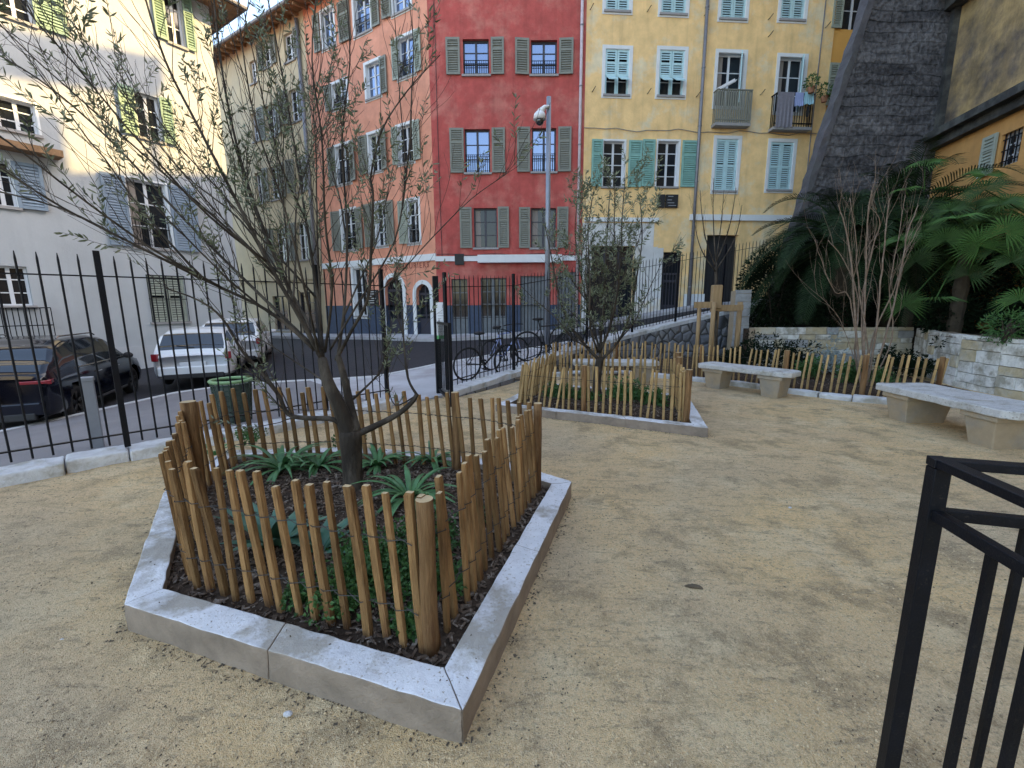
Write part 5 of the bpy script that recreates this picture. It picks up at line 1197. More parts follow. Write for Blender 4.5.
b = MB(); tp = [(6.3, 11.35), (8.2, 11.15), (10.0, 11.0), (10.0, 10.75), (9.6, 10.05), (9.15, 9.45), (8.8, 8.8), (8.55, 8.1), (8.4, 7.4), (8.35, 6.4), (8.35, 3.0), (14, 3), (14, 13.85), (6.7, 13.85)]
b.prism(tp, -.1, .9); tag(b.build('terrace_soil', MT['soil']), kind='structure')
b = MB(); rnd = random.Random(3)
for _ in range(900):
    x, y = rnd.uniform(8.3, 10), rnd.uniform(5, 9); b.obox((x, y, .91 + rnd.random() * .02), (.04, .015, .004), rz=rnd.uniform(0, 6), rx=rnd.gauss(0, .3))
tag(b.build('leaf_litter', MT['chip']), 'brown leaf litter on the raised terrace', kind='stuff')

# ================================================================ vegetation
def smooth_path(P, k=4):
    P = [Vector(p) for p in P]; out = []
    for i in range(len(P) - 1):
        p0, p1, p2, p3 = P[max(i - 1, 0)], P[i], P[i + 1], P[min(i + 2, len(P) - 1)]
        for q in range(k):
            t = q / k; out.append(.5 * ((2 * p1) + (p2 - p0) * t + (2 * p0 - 5 * p1 + 4 * p2 - p3) * t * t + (3 * p1 - p0 - 3 * p2 + p3) * t ** 3))
    out.append(P[-1]); return out
def grow(p, d, L_, rnd, wig=.12, up=.05, n=8):
    pts = [p.copy()]; d = d.normalized(); st = L_ / n
    for _ in range(n):
        d = (d + Vector((rnd.gauss(0, wig), rnd.gauss(0, wig), rnd.gauss(0, wig) + up))).normalized(); pts.append(pts[-1] + d * st)
    return pts
def olive_leaf(b, p, d, L_, W_, rnd):
    u = d.cross(Vector((rnd.gauss(0, 1), rnd.gauss(0, 1), rnd.gauss(0, 1))))
    if u.length < 1e-4: u = d.orthogonal()
    u.normalize(); w_ = d.cross(u); c = w_ * W_ * .2
    b.add([p, p + d * L_ * .35 + u * W_ / 2 + c, p + d * L_ * .75 + u * W_ * .38 + c, p + d * L_, p + d * L_ * .75 - u * W_ * .38 + c, p + d * L_ * .35 - u * W_ / 2 + c], [(0, 1, 2, 3), (0, 3, 4, 5)])
def leafy(bl, pts, rnd, start, sp, L_, W_, droop=0.0):
    acc = 0; tot = sum((c - a).length for a, c in zip(pts, pts[1:])); s = 0
    for a, c in zip(pts, pts[1:]):
        seg = (c - a).length; t = (c - a).normalized(); q = 0
        while q < seg:
            if (s + q) / tot > start:
                for sg in (1, -1):
                    if rnd.random() < .8:
                        o = t.cross(Vector((rnd.gauss(0, 1), rnd.gauss(0, 1), rnd.gauss(0, 1)))); 
                        if o.length > 1e-3: olive_leaf(bl, a + t * q, (t * .75 + o.normalized() * .75 + Vector((0, 0, -droop))).normalized(), L_ * rnd.uniform(.7, 1.2), W_, rnd)
            q += sp * rnd.uniform(.6, 1.4)
        s += seg
def stems_with_twigs(limbs, rnd, nt1, l1, nt2, l2, leafp, bb, bt, bl, lsp=.03, ll=.055, lw=.012, out=.55, up=.09, droop=.15, s0=.25):
    for pts, r0, r1, w_ in limbs:
        m = len(pts); rs = [r0 + (r1 - r0) * (i / (m - 1)) ** .8 for i in range(m)]; bb.tube(pts, rs, 7)
        tot = sum((c - a).length for a, c in zip(pts, pts[1:]))
        for _ in range(int(nt1 * tot * w_)):
            k = rnd.uniform(s0, 1) * (m - 1); i = min(int(k), m - 2); p = pts[i].lerp(pts[i + 1], k - i); t = (pts[i + 1] - pts[i]).normalized()
            o = t.cross(Vector((rnd.gauss(0, 1), rnd.gauss(0, 1), rnd.gauss(0, 1)))).normalized(); d = (t * rnd.uniform(.5, 1) + o * out + Vector((0, 0, .2))).normalized()
            L1 = l1 * rnd.uniform(.4, 1.2); tw = grow(p, d, L1, rnd, .1, up); ra = max(.0022, rs[i] * .32); bt.tube(tw, [ra + (.0012 - ra) * j / 8 for j in range(9)], 4, cap=False)
            if rnd.random() < leafp: leafy(bl, tw, rnd, .45, lsp, ll, lw, droop)
            for _ in range(rnd.randint(0, nt2 * 2)):
                i2 = rnd.randint(2, 7); p2 = tw[i2]; t2 = (tw[i2 + 1] - tw[i2]).normalized() if i2 < 8 else d; o2 = t2.cross(Vector((rnd.gauss(0, 1), rnd.gauss(0, 1), rnd.gauss(0, 1)))).normalized()
                tw2 = grow(p2, (t2 + o2 * .6).normalized(), l2 * rnd.uniform(.4, 1.3), rnd, .1, up * .7, 6); bt.tube(tw2, [max(.0014, ra * .5) + (.001 - max(.0014, ra * .5)) * j / 6 for j in range(7)], 3, cap=False)
                if rnd.random() < leafp: leafy(bl, tw2, rnd, .3, lsp, ll, lw, droop)
# ---- near olive tree
rnd = random.Random(21)
def PX(lst): return smooth_path([V(x, y, D) for x, y, D in lst])
ot = thing('olive_tree', tuple(G(353, 490, .12)), 'large sparse olive tree with dark twisted trunk in the front bed', 'tree', 'olive trees')
bb, bt, bl = MB(), MB(), MB()
D = G(353, 490, .12).y
trunk = PX([(353, 500, D), (353, 488, D), (352, 460, D + .01), (350, 430, D)]); bb.tube(trunk, [.11, .092, .084, .08, .078, .076, .075, .075, .077, .08, .083, .084, .08][:len(trunk)], 12)
limbs = []
RK = [.75]
def limb(lst, r0, r1, w_=1): limbs.append((PX(lst), r0 * (RK[0] if w_ else 1), r1 * RK[0], w_))
limb([(349, 434, D), (340, 408, D - .03), (328, 382, D - .05), (322, 358, D - .02)], .072, .045, 0)
limb([(356, 432, D), (350, 405, D + .08), (345, 380, D + .12), (338, 355, D + .15)], .046, .03, 0)
limb([(322, 360, D - .02), (300, 318, D - .12), (268, 262, D - .2), (236, 200, D - .25), (200, 130, D - .3), (165, 60, D - .35), (140, -20, D - .35)], .024, .006)
limb([(322, 360, D), (296, 305, D), (262, 225, D), (238, 150, D + .05), (222, 70, D + .1), (212, -20, D + .1)], .022, .006)
limb([(323, 358, D), (318, 300, D + .1), (306, 220, D + .2), (292, 130, D + .3), (276, 40, D + .3), (262, -30, D + .3)], .02, .005)
limb([(338, 357, D + .15), (345, 300, D + .25), (347, 225, D + .35), (342, 140, D + .4), (350, 60, D + .4), (345, -20, D + .4)], .018, .005)
limb([(336, 360, D + .15), (352, 330, D + .1), (368, 298, D), (371, 250, D - .05), (373, 195, D - .1), (371, 175, D - .1), (382, 130, D - .1), (408, 90, D - .1), (440, 55, D - .1)], .02, .004)
limb([(315, 350, D - .05), (270, 312, D - .15), (205, 280, D - .3), (135, 245, D - .4), (60, 208, D - .5), (-30, 185, D - .6)], .019, .005)
limb([(312, 345, D), (250, 285, D + .1), (185, 220, D + .1), (110, 140, D + .1), (40, 80, D), (-30, 40, D)], .018, .005)
limb([(322, 350, D), (290, 290, D + .3), (240, 220, D + .5), (180, 170, D + .6), (120, 90, D + .6), (70, 20, D + .6)], .015, .004)
limb([(325, 352, D), (332, 290, D - .2), (325, 220, D - .3), (322, 140, D - .35), (312, 60, D - .4), (318, -20, D - .4)], .015, .004)
limb([(330, 350, D + .1), (360, 300, D + .3), (395, 240, D + .4), (405, 170, D + .45), (400, 100, D + .4), (395, 20, D + .4)], .013, .004)
limb([(320, 360, D), (305, 290, D - .35), (285, 210, D - .5), (255, 120, D - .55), (240, 30, D - .6)], .014, .004)
limb([(368, 300, D), (395, 278, D - .1), (430, 240, D - .15), (470, 200, D - .15), (505, 175, D - .15)], .008, .003, 1.4)
limb([(349, 436, D), (335, 420, D - .05), (305, 418, D - .08), (288, 414, D - .1), (279, 396, D - .12), (262, 372, D - .15), (243, 352, D - .2), (222, 318, D - .25), (198, 300, D - .3), (165, 288, D - .3)], .032, .006, .8)
limb([(357, 434, D), (375, 426, D + .05), (398, 414, D + .08), (412, 402, D + .1), (417, 394, D + .1)], .03, .022, 0)
limb([(417, 395, D + .1), (408, 378, D + .12), (404, 345, D + .15), (402, 310, D + .2), (396, 280, D + .2)], .017, .004, 1.6)
limb([(417, 395, D + .1), (395, 405, D + .3), (388, 380, D + .4), (392, 350, D + .45)], .01, .004, 1)
limb([(352, 400, D + .1), (368, 385, D + .15), (380, 372, D + .15), (386, 352, D + .15), (392, 330, D + .15)], .015, .004, 1.4)
limb([(330, 385, D), (300, 365, D + .1), (270, 345, D + .15), (245, 330, D + .2)], .012, .003, 1)
for _ in range(16):
    i = rnd.choice([2, 3, 4, 5, 7, 8, 9, 10, 11]); pts = limbs[i][0]; k = rnd.randint(2, len(pts) // 2); p = pts[k]; t = (pts[k + 1] - pts[k]).normalized()
    limbs.append((grow(p, (t + Vector((rnd.gauss(0, .4), rnd.gauss(0, .4), rnd.uniform(0, .4)))).normalized(), rnd.uniform(1.1, 2.0), rnd, .05, .05, 12), .009, .0025, 1))
stems_with_twigs(limbs, rnd, 10, .6, 1, .3, .36, bb, bt, bl, lsp=.03, ll=.05, lw=.0115, s0=.18, out=.45)
bb.build('trunk', MT['bark'], ot, smooth=True); bt.build('twigs', MT['twig'], ot); bl.build('crown', MT['olive'], ot)
# ---- second olive tree
rnd = random.Random(5)
o2 = thing('olive_tree', tuple(G(597, 392, .08)), 'smaller bushy olive tree in the second bed beside the camera pole', 'tree', 'olive trees')
bb, bt, bl = MB(), MB(), MB(); D = 7.0; limbs = []
bb.tube(PX([(597, 398, D), (597, 380, D), (600, 358, D)]), [.09, .075, .07, .068, .066, .066, .065, .065, .065], 10)
limb([(599, 360, D), (585, 345, D), (570, 325, D), (560, 300, D), (552, 260, D - .1), (545, 225, D - .2)], .04, .008)
limb([(600, 360, D), (601, 335, D + .1), (604, 300, D + .1), (606, 250, D + .2), (610, 190, D + .2)], .04, .008)
limb([(601, 360, D), (618, 342, D), (630, 315, D - .1), (636, 280, D - .2), (642, 240, D - .2), (640, 200, D)], .035, .007)
limb([(600, 352, D), (592, 320, D + .3), (582, 280, D + .5), (575, 230, D + .6), (580, 185, D + .5)], .03, .006)
limb([(600, 352, D), (612, 320, D - .3), (620, 270, D - .5), (622, 220, D - .6), (625, 180, D - .5)], .03, .006)
limb([(598, 352, D), (590, 325, D - .4), (590, 280, D - .5), (588, 235, D - .6), (592, 200, D - .6)], .025, .006)
limb([(590, 348, D), (572, 338, D - .2), (556, 318, D - .3), (535, 300, D - .3), (520, 285, D - .3)], .02, .004)
for _ in range(10):
    pts = rnd.choice(limbs[:6])[0]; k = rnd.randint(2, len(pts) // 2); limbs.append((grow(pts[k], Vector((rnd.gauss(0, .5), rnd.gauss(0, .5), 1)), rnd.uniform(.8, 1.5), rnd, .07, .05, 10), .012, .004, 1))
stems_with_twigs(limbs, rnd, 10, .5, 2, .3, .42, bb, bt, bl, lsp=.03, ll=.07, lw=.018, s0=.15, out=1.0)
bb.build('trunk', MT['bark'], o2, smooth=True); bt.build('twigs', MT['twig'], o2); bl.build('crown', MT['olive'], o2)
# ---- bare multi stem shrub
rnd = random.Random(8); base = G(866, 386, .05); D = base.y
ms = thing('bare_shrub', tuple(base), 'tall leafless pale multi stemmed shrub behind the long paling', 'shrub'); bb, bt = MB(), MB(); limbs = []
for x0, tops, r_ in ((862, [(856, 330), (852, 270), (846, 230), (838, 205)], .03), (864, [(864, 330), (866, 270), (868, 215), (872, 190)], .028), (867, [(876, 330), (882, 270), (886, 225), (890, 198)], .026), (869, [(886, 335), (898, 285), (906, 240), (918, 205)], .026),
     (866, [(872, 340), (894, 290), (905, 255), (922, 222)], .02), (861, [(855, 350), (858, 300), (845, 262), (828, 240)], .022), (861, [(850, 300), (835, 292), (822, 262), (815, 240)], .014), (864, [(862, 310), (872, 250), (880, 222), (868, 205)], .018), (868, [(892, 340), (890, 290), (900, 230), (905, 195)], .016), (866, [(868, 350), (858, 280), (856, 240), (850, 198)], .02), (865, [(846, 335), (835, 312), (812, 290)], .009)):
    dy = rnd.uniform(-.3, .3); pts = smooth_path([V(x0, 388, D)] + [V(x, y, D + dy * (i + 1) / 4) for i, (x, y) in enumerate(tops)], 5); pts = [p + Vector((rnd.gauss(0, .004), rnd.gauss(0, .004), 0)) for p in pts]; limbs.append((pts, r_ * .85, r_ * .25, 1))
stems_with_twigs(limbs, rnd, 3.2, .8, 1, .35, 0, bb, bt, MB(), out=.25, up=.12, s0=.3)
bb.build('trunk', MT['paletwig'], ms, smooth=True); bt.build('twigs', MT['paletwig'], ms)
# ---- staked young tree
D = 10.6; rnd = random.Random(9); bs_ = V(716, 352, D); ys = thing('young_tree', (bs_.x, bs_.y, 0), 'young bare tree tied between timber props', 'tree'); bb, bt = MB(), MB()
stem = PX([(716, 360, D), (716, 300, D), (716, 262, D)]); bb.tube(stem, [.045 - .002 * i for i in range(len(stem))], 8); limbs = []
for lst in ([(716, 268), (706, 240), (702, 215), (700, 190)], [(716, 265), (714, 235), (713, 205), (714, 178)], [(716, 262), (726, 238), (732, 215), (736, 188)], [(716, 270), (729, 250), (737, 232), (742, 205)], [(716, 272), (704, 255), (697, 236), (693, 210)], [(716, 262), (721, 225), (724, 190)]):
    limbs.append((PX([(x, y, D + rnd.uniform(-.2, .2) * (i > 0)) for i, (x, y) in enumerate(lst)]), .018, .005, 1))
stems_with_twigs(limbs, rnd, 4, .4, 1, .2, 0, bb, bt, MB(), out=.3, up=.1, s0=.3)
bb.build('trunk', MT['bark'], ys, smooth=True); bt.build('twigs', MT['twig'], ys)
MT['prop'] = mat('pale_timber_prop', (.35, .23, .12), var=.25, scale=8, bump=.2, stretch=(3, 3, .3), bscale=40)
pf = thing('tree_stake_frame', (bs_.x, bs_.y, 0), 'timber prop frame of posts and crossbars around the young tree', 'tree support')
for x, dy, r_ in ((698, 0, .045), (712, -.35, .05), (716, .3, .045), (738, .1, .06)):
    p = V(x, 330, D + dy); b = MB(); b.tube([(p.x, p.y, 0), (p.x, p.y, V(x, 302, D + dy).z)], r_, 10); b.build('post', MT['prop'], pf, smooth=True)
for (xa, xb, ya, dy) in ((696, 716, 300, -.32), (716, 742, 303, -.1), (712, 741, 304, .25)):
    a = V(xa, ya, D + dy); c = V(xb, ya + 1, D + dy); b = MB(); m_ = (a + c) / 2; b.obox((m_.x, m_.y, m_.z - .1), ((c - a).length + .06, .05, .14), rz=math.atan2((c - a).y, (c - a).x)); b.build('crossbar', MT['prop'], pf, bevel=.006)
p = V(716, 300, D - .12); zt3 = V(716, 285, D - .12).z; b = MB(); b.obox((p.x, p.y, (p.z + zt3) / 2 - .1), (.22, .16, zt3 - p.z + .2)); b.build('cushion_block', MT['prop'], pf, bevel=.02)
# ---- palms
def frond(b, p, d, L_, rnd, droop=1.0, lf=.52, wl=.03, n=42):
    d = d.normalized(); pts = [p.copy()]; K = 18; st = L_ / K
    for k in range(K): d = (d + Vector((0, 0, -.055 * droop * (1 + k * .12)))).normalized(); pts.append(pts[-1] + d * st)
    b.tube(pts, [.022 * (1 - k / K) + .004 for k in range(K + 1)], 4)
    for i in range(n):
        t = .12 + .88 * i / n; k = t * K; j = min(int(k), K - 1); q = pts[j].lerp(pts[j + 1], k - j); tg = (pts[j + 1] - pts[j]).normalized()
        sd = tg.cross(Vector((0, 0, 1)));
        if sd.length < .05: sd = Vector((1, 0, 0))
        sd.normalize(); up = sd.cross(tg)
        for s in (1, -1):
            L1 = lf * (math.sin(math.pi * (.12 + .85 * t)) ** .6) * rnd.uniform(.85, 1.1); dd = (tg * .75 + sd * s * .85 + up * .35).normalized(); w_ = tg * wl / 2
            m_ = q + dd * L1 * .55 + Vector((0, 0, -.01)); e = q + dd * L1 + Vector((0, 0, -.07 * L1 * 3))
            b.add([q - w_ * .5, m_ - w_, e, m_ + w_, q + w_ * .5], [(0, 1, 3, 4), (1, 2, 3)])
rnd = random.Random(31)
def feather_palm(p, label, n, L_, th):
    r_ = thing('feather_palm', tuple(p), label, 'palm tree', 'palm trees on the terrace'); b = MB(); v = [p + Vector((0, 0, th * k / 12)) for k in range(13)]; b.tube(v, [.24 + .03 * (k % 2) for k in range(13)], 12); b.build('trunk', MT['palmdead'], r_)
    b = MB(); top = p + Vector((0, 0, th))
    for i in range(n):
        a = i * 2.39996; el = rnd.uniform(-.35, 1.25); d = Vector((math.cos(a) * math.cos(el), math.sin(a) * math.cos(el), math.sin(el))); frond(b, top + d * .1, d, L_ * rnd.uniform(.8, 1.1), rnd, droop=rnd.uniform(.7, 1.2))
    b.build('crown', MT['palm'], r_)
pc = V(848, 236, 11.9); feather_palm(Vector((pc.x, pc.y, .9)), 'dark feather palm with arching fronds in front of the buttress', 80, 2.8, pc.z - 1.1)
def fanleaf(b, c, nrm, r_, rnd, n=30, span=4.9):
    nrm = nrm.normalized(); u = nrm.cross(Vector((0, 0, 1)));
    if u.length < .1: u = Vector((1, 0, 0))
    u.normalize(); v = u.cross(nrm); v = v if v.z > 0 else -v; roll = rnd.uniform(-.5, .5)
    for i in range(n):
        a = math.pi / 2 + roll + (i / (n - 1) - .5) * span; d = u * math.cos(a) + v * math.sin(a); L1 = r_ * rnd.uniform(.88, 1.05) * (.75 + .25 * math.cos((i / (n - 1) - .5) * 2)); s = nrm.cross(d).normalized() * r_ * .030
        m_ = c + d * L1 * .55 + nrm * r_ * .06; e = c + d * L1 - nrm * r_ * .05 + Vector((0, 0, -r_ * .1)); b.add([c, m_ + s, e, m_ - s, m_ + nrm * r_ * .03], [(0, 1, 4), (1, 2, 4), (0, 4, 3), (4, 2, 3)])
def fan_palm(p, label, leaves, th, seed, rr=.5, n=18):
    rnd = random.Random(seed); r_ = thing('fan_palm', tuple(p), label, 'palm tree', 'palm trees on the terrace'); top = p + Vector((0, 0, th)); b = MB(); b.tube([p + Vector((0, 0, th * k / 10)) for k in range(11)], [.12 + .02 * (k % 2) for k in range(11)], 10); b.build('trunk', MT['palmdead'], r_)
    L_ = []
    for (x, y, D) in leaves: L_.append(V(x, y, D))
    for i in range(n):
        a = i * 2.4; el = rnd.uniform(-.5, 1.2); L_.append(top + Vector((math.cos(a) * math.cos(el), math.sin(a) * math.cos(el), math.sin(el))) * rnd.uniform(.6, 1.0))
    for q in L_:
        d = (q - top).normalized(); b = MB(); m_ = (q + top) / 2 + Vector((0, 0, .08)); b.tube(smooth_path([top, m_, q], 3), .012, 5)
        to = (EYE - q).normalized(); fanleaf(b, q, (d * .5 + Vector((0, 0, .75)) + to * .5 + Vector((rnd.gauss(0, .25),) * 3)), rr * rnd.uniform(.85, 1.15), rnd); b.build('leaf', MT['fan'], r_)
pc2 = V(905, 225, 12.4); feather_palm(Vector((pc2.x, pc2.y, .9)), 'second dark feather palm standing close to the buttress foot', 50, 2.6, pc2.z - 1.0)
fan_palm(Vector((9.6, 9.6, .9)), 'fan palm with bright round leaves behind the bare shrub', [(958, 218, 9.0), (980, 246, 8.7), (945, 240, 9.1), (916, 262, 9.2), (935, 300, 9.0), (905, 306, 9.1), (900, 240, 9.4), (968, 275, 9.0)], 1.9, 3, rr=.48, n=26)
fan_palm(Vector((10.4, 8.6, .9)), 'fan palm leaning over the pale wall at the right edge', [(1012, 262, 8.3), (1006, 232, 8.3), (1000, 205, 8.6), (1020, 300, 8.0), (985, 190, 9.0)], 1.7, 5, rr=.48, n=26)
fan_palm(Vector((10.1, 11.3, .9)), 'fan palm under the black cornice beside the buttress', [(925, 165, 11), (905, 190, 11), (950, 190, 11), (985, 175, 10.6)], 2.4, 7, rr=.5, n=22)
# dark evergreen bushes behind the palms and low plants
def bush(p, r_, sq, n, label, m, name='bush', L_=.12, W_=.045, seed=1):
    global random
    st = random.getstate(); random.seed(seed); o = thing(name, tuple(p), label, 'bush', 'dark bushes on the terrace'); b = MB(); leafball(b, Vector(p) + Vector((0, 0, r_ * sq[2] * .9)), r_, n, L_, W_, sq); b.build('foliage', m, o)
    b = MB()
    for _ in range(9): d = Vector((random.gauss(0, .4), random.gauss(0, .4), 1)).normalized(); b.tube(grow(Vector(p), d, r_ * sq[2] * 1.3, random, .08), [.03, .027, .024, .02, .017, .014, .01, .008, .005], 5)
    b.build('branches', MT['twig'], o); random.setstate(st)
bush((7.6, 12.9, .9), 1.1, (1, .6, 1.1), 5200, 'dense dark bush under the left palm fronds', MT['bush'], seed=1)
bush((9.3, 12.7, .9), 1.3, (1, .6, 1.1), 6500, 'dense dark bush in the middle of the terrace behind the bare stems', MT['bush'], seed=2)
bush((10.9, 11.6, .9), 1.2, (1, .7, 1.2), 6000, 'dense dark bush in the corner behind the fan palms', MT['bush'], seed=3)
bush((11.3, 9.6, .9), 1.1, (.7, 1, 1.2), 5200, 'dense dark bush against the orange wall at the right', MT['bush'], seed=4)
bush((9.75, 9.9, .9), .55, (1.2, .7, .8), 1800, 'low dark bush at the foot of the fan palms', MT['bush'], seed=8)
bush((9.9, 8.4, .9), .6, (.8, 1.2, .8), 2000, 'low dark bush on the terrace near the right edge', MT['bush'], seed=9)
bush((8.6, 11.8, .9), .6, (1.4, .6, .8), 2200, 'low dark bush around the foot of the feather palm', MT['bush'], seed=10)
c = V(1008, 318, 7.4); bush((c.x, c.y, .9), .34, (1, .8, .9), 650, 'leafy green shrub on top of the pale wall at the right edge', MT['shrub'], seed=5, L_=.07, W_=.022)
def strap_plant(p, n, L_, label, m='strap', W_=.03, group='strap leaved plants in the olive beds', cat='plant', seed=0, up=.9):
    rnd = random.Random(seed); o = thing('strap_leaf_plant' if m != 'agave' else 'agave_plant', tuple(p), label, cat, group)
    for i in range(n):
        a = i * 2.4 + rnd.uniform(-.3, .3); h = rnd.uniform(.4, up); d = Vector((math.cos(a) * (1 - h * .6), math.sin(a) * (1 - h * .6), h)).normalized(); K = 8; L1 = L_ * rnd.uniform(.7, 1.1); q = Vector(p) + Vector((math.cos(a), math.sin(a), 0)) * .02; v = []; b = MB()
        for k in range(K + 1):
            t = k / K; s = Vector((-math.sin(a), math.cos(a), 0)); w_ = W_ * (1 - t ** 2.2) * (.7 + .6 * math.sin(t * 2.6)) * .6; v += [q - s * w_, q + d.cross(s) * w_ * .35, q + s * w_]; d = (d + Vector((0, 0, -.2 * (1 if m == 'strap' else .45)))).normalized(); q = q + d * L1 / K
        f = []
        for k in range(K): f += [(k * 3, k * 3 + 1, k * 3 + 4, k * 3 + 3), (k * 3 + 1, k * 3 + 2, k * 3 + 5, k * 3 + 4)]
        b.add(v, f); b.build('leaf', MT[m], o, smooth=True)
for i, (x, y, z, n, L_, lab) in enumerate(((283, 470, .13, 40, .5, 'wide strap leaved clump left of the olive trunk'), (318, 468, .13, 26, .42, 'strap leaved clump just left behind the olive trunk'), (378, 466, .13, 32, .34, 'small strap leaved clump right behind the olive trunk'), (410, 498, .13, 40, .46, 'large strap leaved clump right of the olive trunk'), (432, 462, .12, 30, .34, 'strap leaved clump near the back paling on the right'), (215, 455, .12, 14, .3, 'strap leaved clump at the left rear of the front bed'))):
    strap_plant(G(x, y, z), n, L_, lab, seed=i)
strap_plant(G(275, 548, .12), 13, .42, 'pale blue green agave rosette behind the front stakes', 'agave', .075, seed=11)
strap_plant(G(320, 552, .12), 9, .3, 'smaller blue green agave rosette right of the larger one', 'agave', .06, seed=12)
def small_shrub(p, r_, n, label, m='shrub', L_=.028, W_=.02, name='leafy_plant', sq=(1, 1, .6), group='low leafy plants in the beds', seed=0):
    st = random.getstate(); random.seed(seed); o = thing(name, tuple(p), label, 'plant', group); b = MB()
    for _ in range(max(6, n // 40)):
        c = Vector(p) + Vector((random.gauss(0, r_ * .45) * sq[0], random.gauss(0, r_ * .45) * sq[1], abs(random.gauss(0, r_ * .45)) * sq[2] + .02)); leafball(b, c, r_ * .35, 40, L_, W_)
    b.build('foliage', MT[m], o); b = MB()
    for _ in range(6): d = Vector((random.gauss(0, .5), random.gauss(0, .5), 1)).normalized(); b.tube([Vector(p), Vector(p) + d * r_ * .7], .003, 4)
    b.build('stems', MT['twig'], o); random.setstate(st)
for i, (x, y, z, r_, n, lab) in enumerate(((385, 575, .12, .26, 2600, 'bright green low leafy plant just behind the front stakes near the corner post'), (405, 628, .11, .1, 420, 'little green sprout at the foot of the stakes by the corner post'), (352, 445, .13, .14, 600, 'small leafy plant behind the trunk base of the front olive'), (440, 540, .12, .2, 900, 'low dark green plant inside the right paling of the front bed'), (480, 525, .11, .12, 400, 'small plant pushing through the right hand stakes'), (250, 440, .12, .16, 500, 'low leafy plant along the rear stakes of the front bed'), (345, 600, .11, .2, 1100, 'spreading green ground cover in the front corner of the olive bed'), (430, 590, .11, .16, 900, 'green ground cover right behind the corner post'), (300, 600, .11, .1, 220, 'tiny leafy plant behind the left front stakes'))):
    small_shrub(G(x, y, z), r_, n, lab, seed=i + 20)
for i, (x, y, z, r_, n, lab) in enumerate(((560, 398, .1, .25, 900, 'dark green plant left of the second olive trunk'), (625, 400, .1, .3, 1400, 'rounded green plant right of the second olive trunk'), (655, 404, .1, .22, 900, 'green plant in the right corner of the second bed'), (585, 400, .1, .15, 500, 'small green plant at the foot of the second olive'))):
    small_shrub(G(x, y, z), r_, n, lab, seed=i + 40, L_=.05, W_=.03, sq=(1, 1, .9))
for i, (x, y, D, r_, n, m, lab) in enumerate(((760, 344, 10.3, .45, 1500, 'bush', 'dark spiky shrub left of the buff stone wall'), (795, 348, 9.8, .4, 1300, 'bush', 'dark shrub in front of the left part of the buff stone wall'), (830, 350, 9.6, .3, 1200, 'grey_leaf', 'silvery grey leaved plant in front of the buff stone wall'), (810, 362, 9.0, .25, 800, 'shrub', 'green ground plant behind the long paling near the middle bench'), (900, 352, 9.2, .35, 1300, 'bush', 'dark shrub between the bare stems and the pale wall'), (922, 358, 8.9, .3, 900, 'bush', 'dark shrub at the right end of the long paling'), (850, 372, 8.4, .25, 700, 'shrub', 'green plant at the foot of the bare stems'), (880, 378, 8.0, .2, 500, 'shrub', 'small green plant right of the bare stems'), (735, 345, 10.6, .3, 700, 'bush', 'dark shrub below the timber prop frame'))):
    p = V(x, y, D); small_shrub((p.x, p.y, .05 + r_ * .3), r_, n, lab, m, .08, .03, seed=i + 60, sq=(1, 1, 1.3), group='shrubs behind the long paling')

# ================================================================ foreground guard rail
zt = 1.17; A = G(930, 456, zt); pts_ = [G(1024, 463, zt), G(1024, 497, zt)]
gr = thing('guard_rail', (A.x, A.y, 0), 'black square tube steel guard rail corner in the right foreground', 'railing')
d1 = (pts_[0] - A).normalized(); d2 = (pts_[1] - A).normalized(); a1 = math.atan2(d1.y, d1.x); a2 = math.atan2(d2.y, d2.x)
w_ = .04; C0 = A + (d1 + d2).normalized() * .02
b = MB(); b.obox((C0.x, C0.y, zt / 2 - .012), (.036, .036, zt - .024), rz=(a1 + a2) / 2 + R(45)); b.build('post', MT['iron'], gr, bevel=.002)
for d_, a_, Lr, step in ((d1, a1, 2.2, .13), (d2, a2, 1.3, .115)):
    for z, h in ((zt - .011, .022), (zt - .145, .028), (.09, .028)):
        c = C0 + d_ * (Lr / 2 + (-.02 if h < .025 else .018)); b = MB(); b.obox((c.x, c.y, z + (.001 if d_ is d2 else 0)), (Lr, .036 if h < .025 else .024, h), rz=a_); b.build('rail', MT['iron'], gr, bevel=.002)
    k = 1
    while k * step < Lr:
        c = C0 + d_ * (k * step + .06); b = MB(); b.obox((c.x, c.y, (zt - .16 + .104) / 2), (.0155, .0155, zt - .16 - .104), rz=a_); b.build('baluster', MT['iron'], gr); k += 1

# ================================================================ loose bits on the ground
rnd = random.Random(77)
def inside_any(x, y): return inpoly(x, y, PL1) or inpoly(x, y, PL2) or inpoly(x, y, BD) or not inpoly(x, y, GP)
b = MB(); k = 0
while k < 9000:
    D = .9 + 9 * rnd.random() ** 1.9; x = D * rnd.uniform(-1.3, 1.25)
    if inside_any(x, D): continue
    s = rnd.uniform(.0025, .007) * (1 + D * .12); z = gz(x, D); h = s * rnd.uniform(.4, .8)
    b.add([(x + s * math.cos(q * 1.256 + k) * rnd.uniform(.6, 1), D + s * math.sin(q * 1.256 + k) * rnd.uniform(.6, 1), z) for q in range(5)] + [(x + s * .2, D, z + h)], [(0, 1, 5), (1, 2, 5), (2, 3, 5), (3, 4, 5), (4, 0, 5)]); k += 1
tag(b.build('gravel', MT['grit']), 'loose pale grit scattered over the garden path', kind='stuff')
b = MB(); k = 0
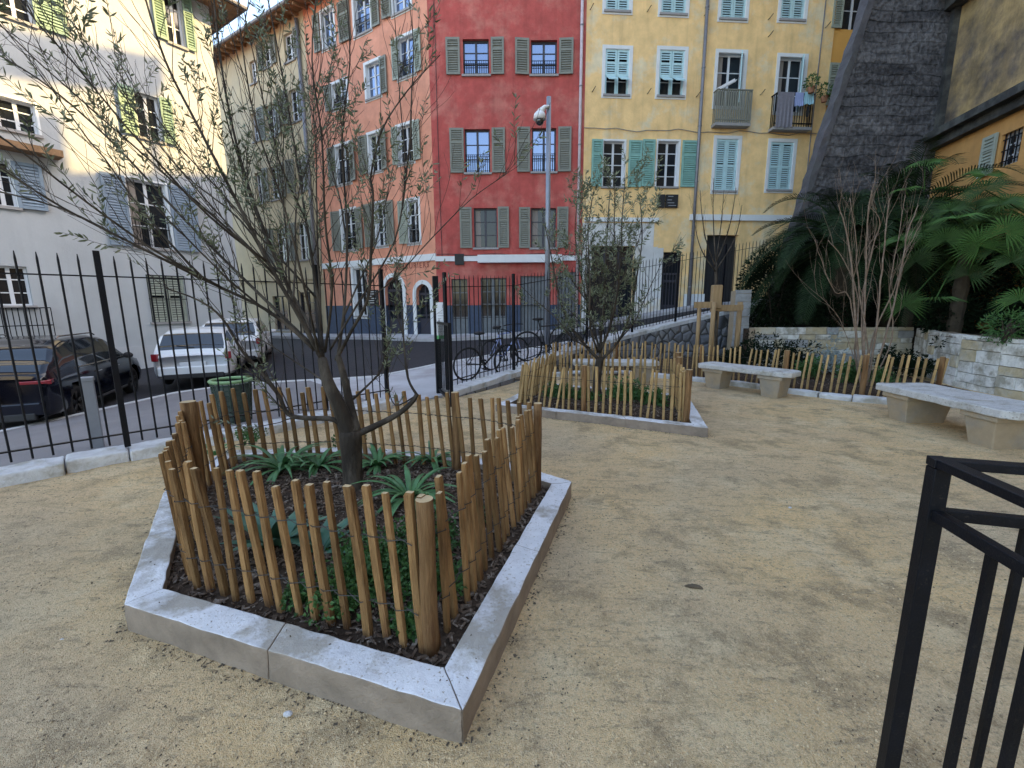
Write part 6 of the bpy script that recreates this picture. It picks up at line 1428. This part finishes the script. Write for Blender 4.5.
while k < 3600:
    D = .9 + 10 * rnd.random() ** 1.5; x = D * rnd.uniform(-1.3, 1.25); 
    if inside_any(x, D) or noise.noise(Vector((x * .9, D * .9, 9))) < rnd.uniform(-.3, .35): continue
    L_ = rnd.uniform(.003, .011) * (.7 + D * .12); W_ = L_ * rnd.uniform(.2, .6); b.obox((x, D, gz(x, D) + .001), (L_, W_, .002), rz=rnd.uniform(0, 6.3), rx=rnd.gauss(0, .2)); k += 1
rk = random.Random(5)
for PP in (PL1, PL2):
    QQ = [Vector(p) for p in PP]
    for a, c in zip(QQ, QQ[1:] + QQ[:1]):
        t = (c - a).normalized(); nn_ = Vector((t.y, -t.x)); 
        if inpoly(*(((a + c) / 2) + nn_ * .05), PP): nn_ = -nn_
        for _ in range(int((c - a).length * 75)):
            q = a + t * rk.random() * (c - a).length + nn_ * abs(rk.gauss(.004, .035)); L_ = rk.uniform(.004, .016)
            b.obox((q.x, q.y, gz(q.x, q.y) + .002), (L_, L_ * rk.uniform(.2, .7), .002), rz=rk.uniform(0, 6.3), rx=rk.gauss(0, .2))
        for _ in range(int((c - a).length * 5)):
            q = a + t * rk.uniform(.05, .95) * (c - a).length - nn_ * rk.uniform(.03, .14) ; L_ = rk.uniform(.004, .012)
            b.obox((q.x, q.y, (.146 if PP is PL1 else .116) + .002), (L_, L_ * rk.uniform(.15, .5), .003), rz=rk.uniform(0, 6.3), rx=rk.gauss(0, .1))
tag(b.build('leaf_litter', MT['litter']), 'small dark leaf scraps and twigs scattered over the path', kind='stuff')
p = G(693, 588); dl = MB(); dl.tube(smooth_path([p + Vector((-.045, .01, .006)), p + Vector((-.01, 0, .012)), p + Vector((.03, -.008, .01)), p + Vector((.05, -.016, .004))], 3), [.002, .006, .009, .011, .012, .012, .011, .009, .006, .002], 6)
tag(dl.build('dead_leaf', MT['litter'], loc=p), 'curled dark dead leaf lying alone on the open path', 'leaf')
for i, (x, y, s, lab) in enumerate(((288, 715, .016, 'pale pebble beside the front kerb'), (62, 640, .008, 'small white pebble on the path at the far left'), (790, 508, .012, 'small grey stone on the path in front of the guard rail'))):
    p = G(x, y); b = MB(); b.sphere(p + Vector((0, 0, s * .3)), s, (1.2, .8, .6), 8, 6); tag(b.build('pebble', MT['limestone'], smooth=True, loc=p), lab, 'stone')
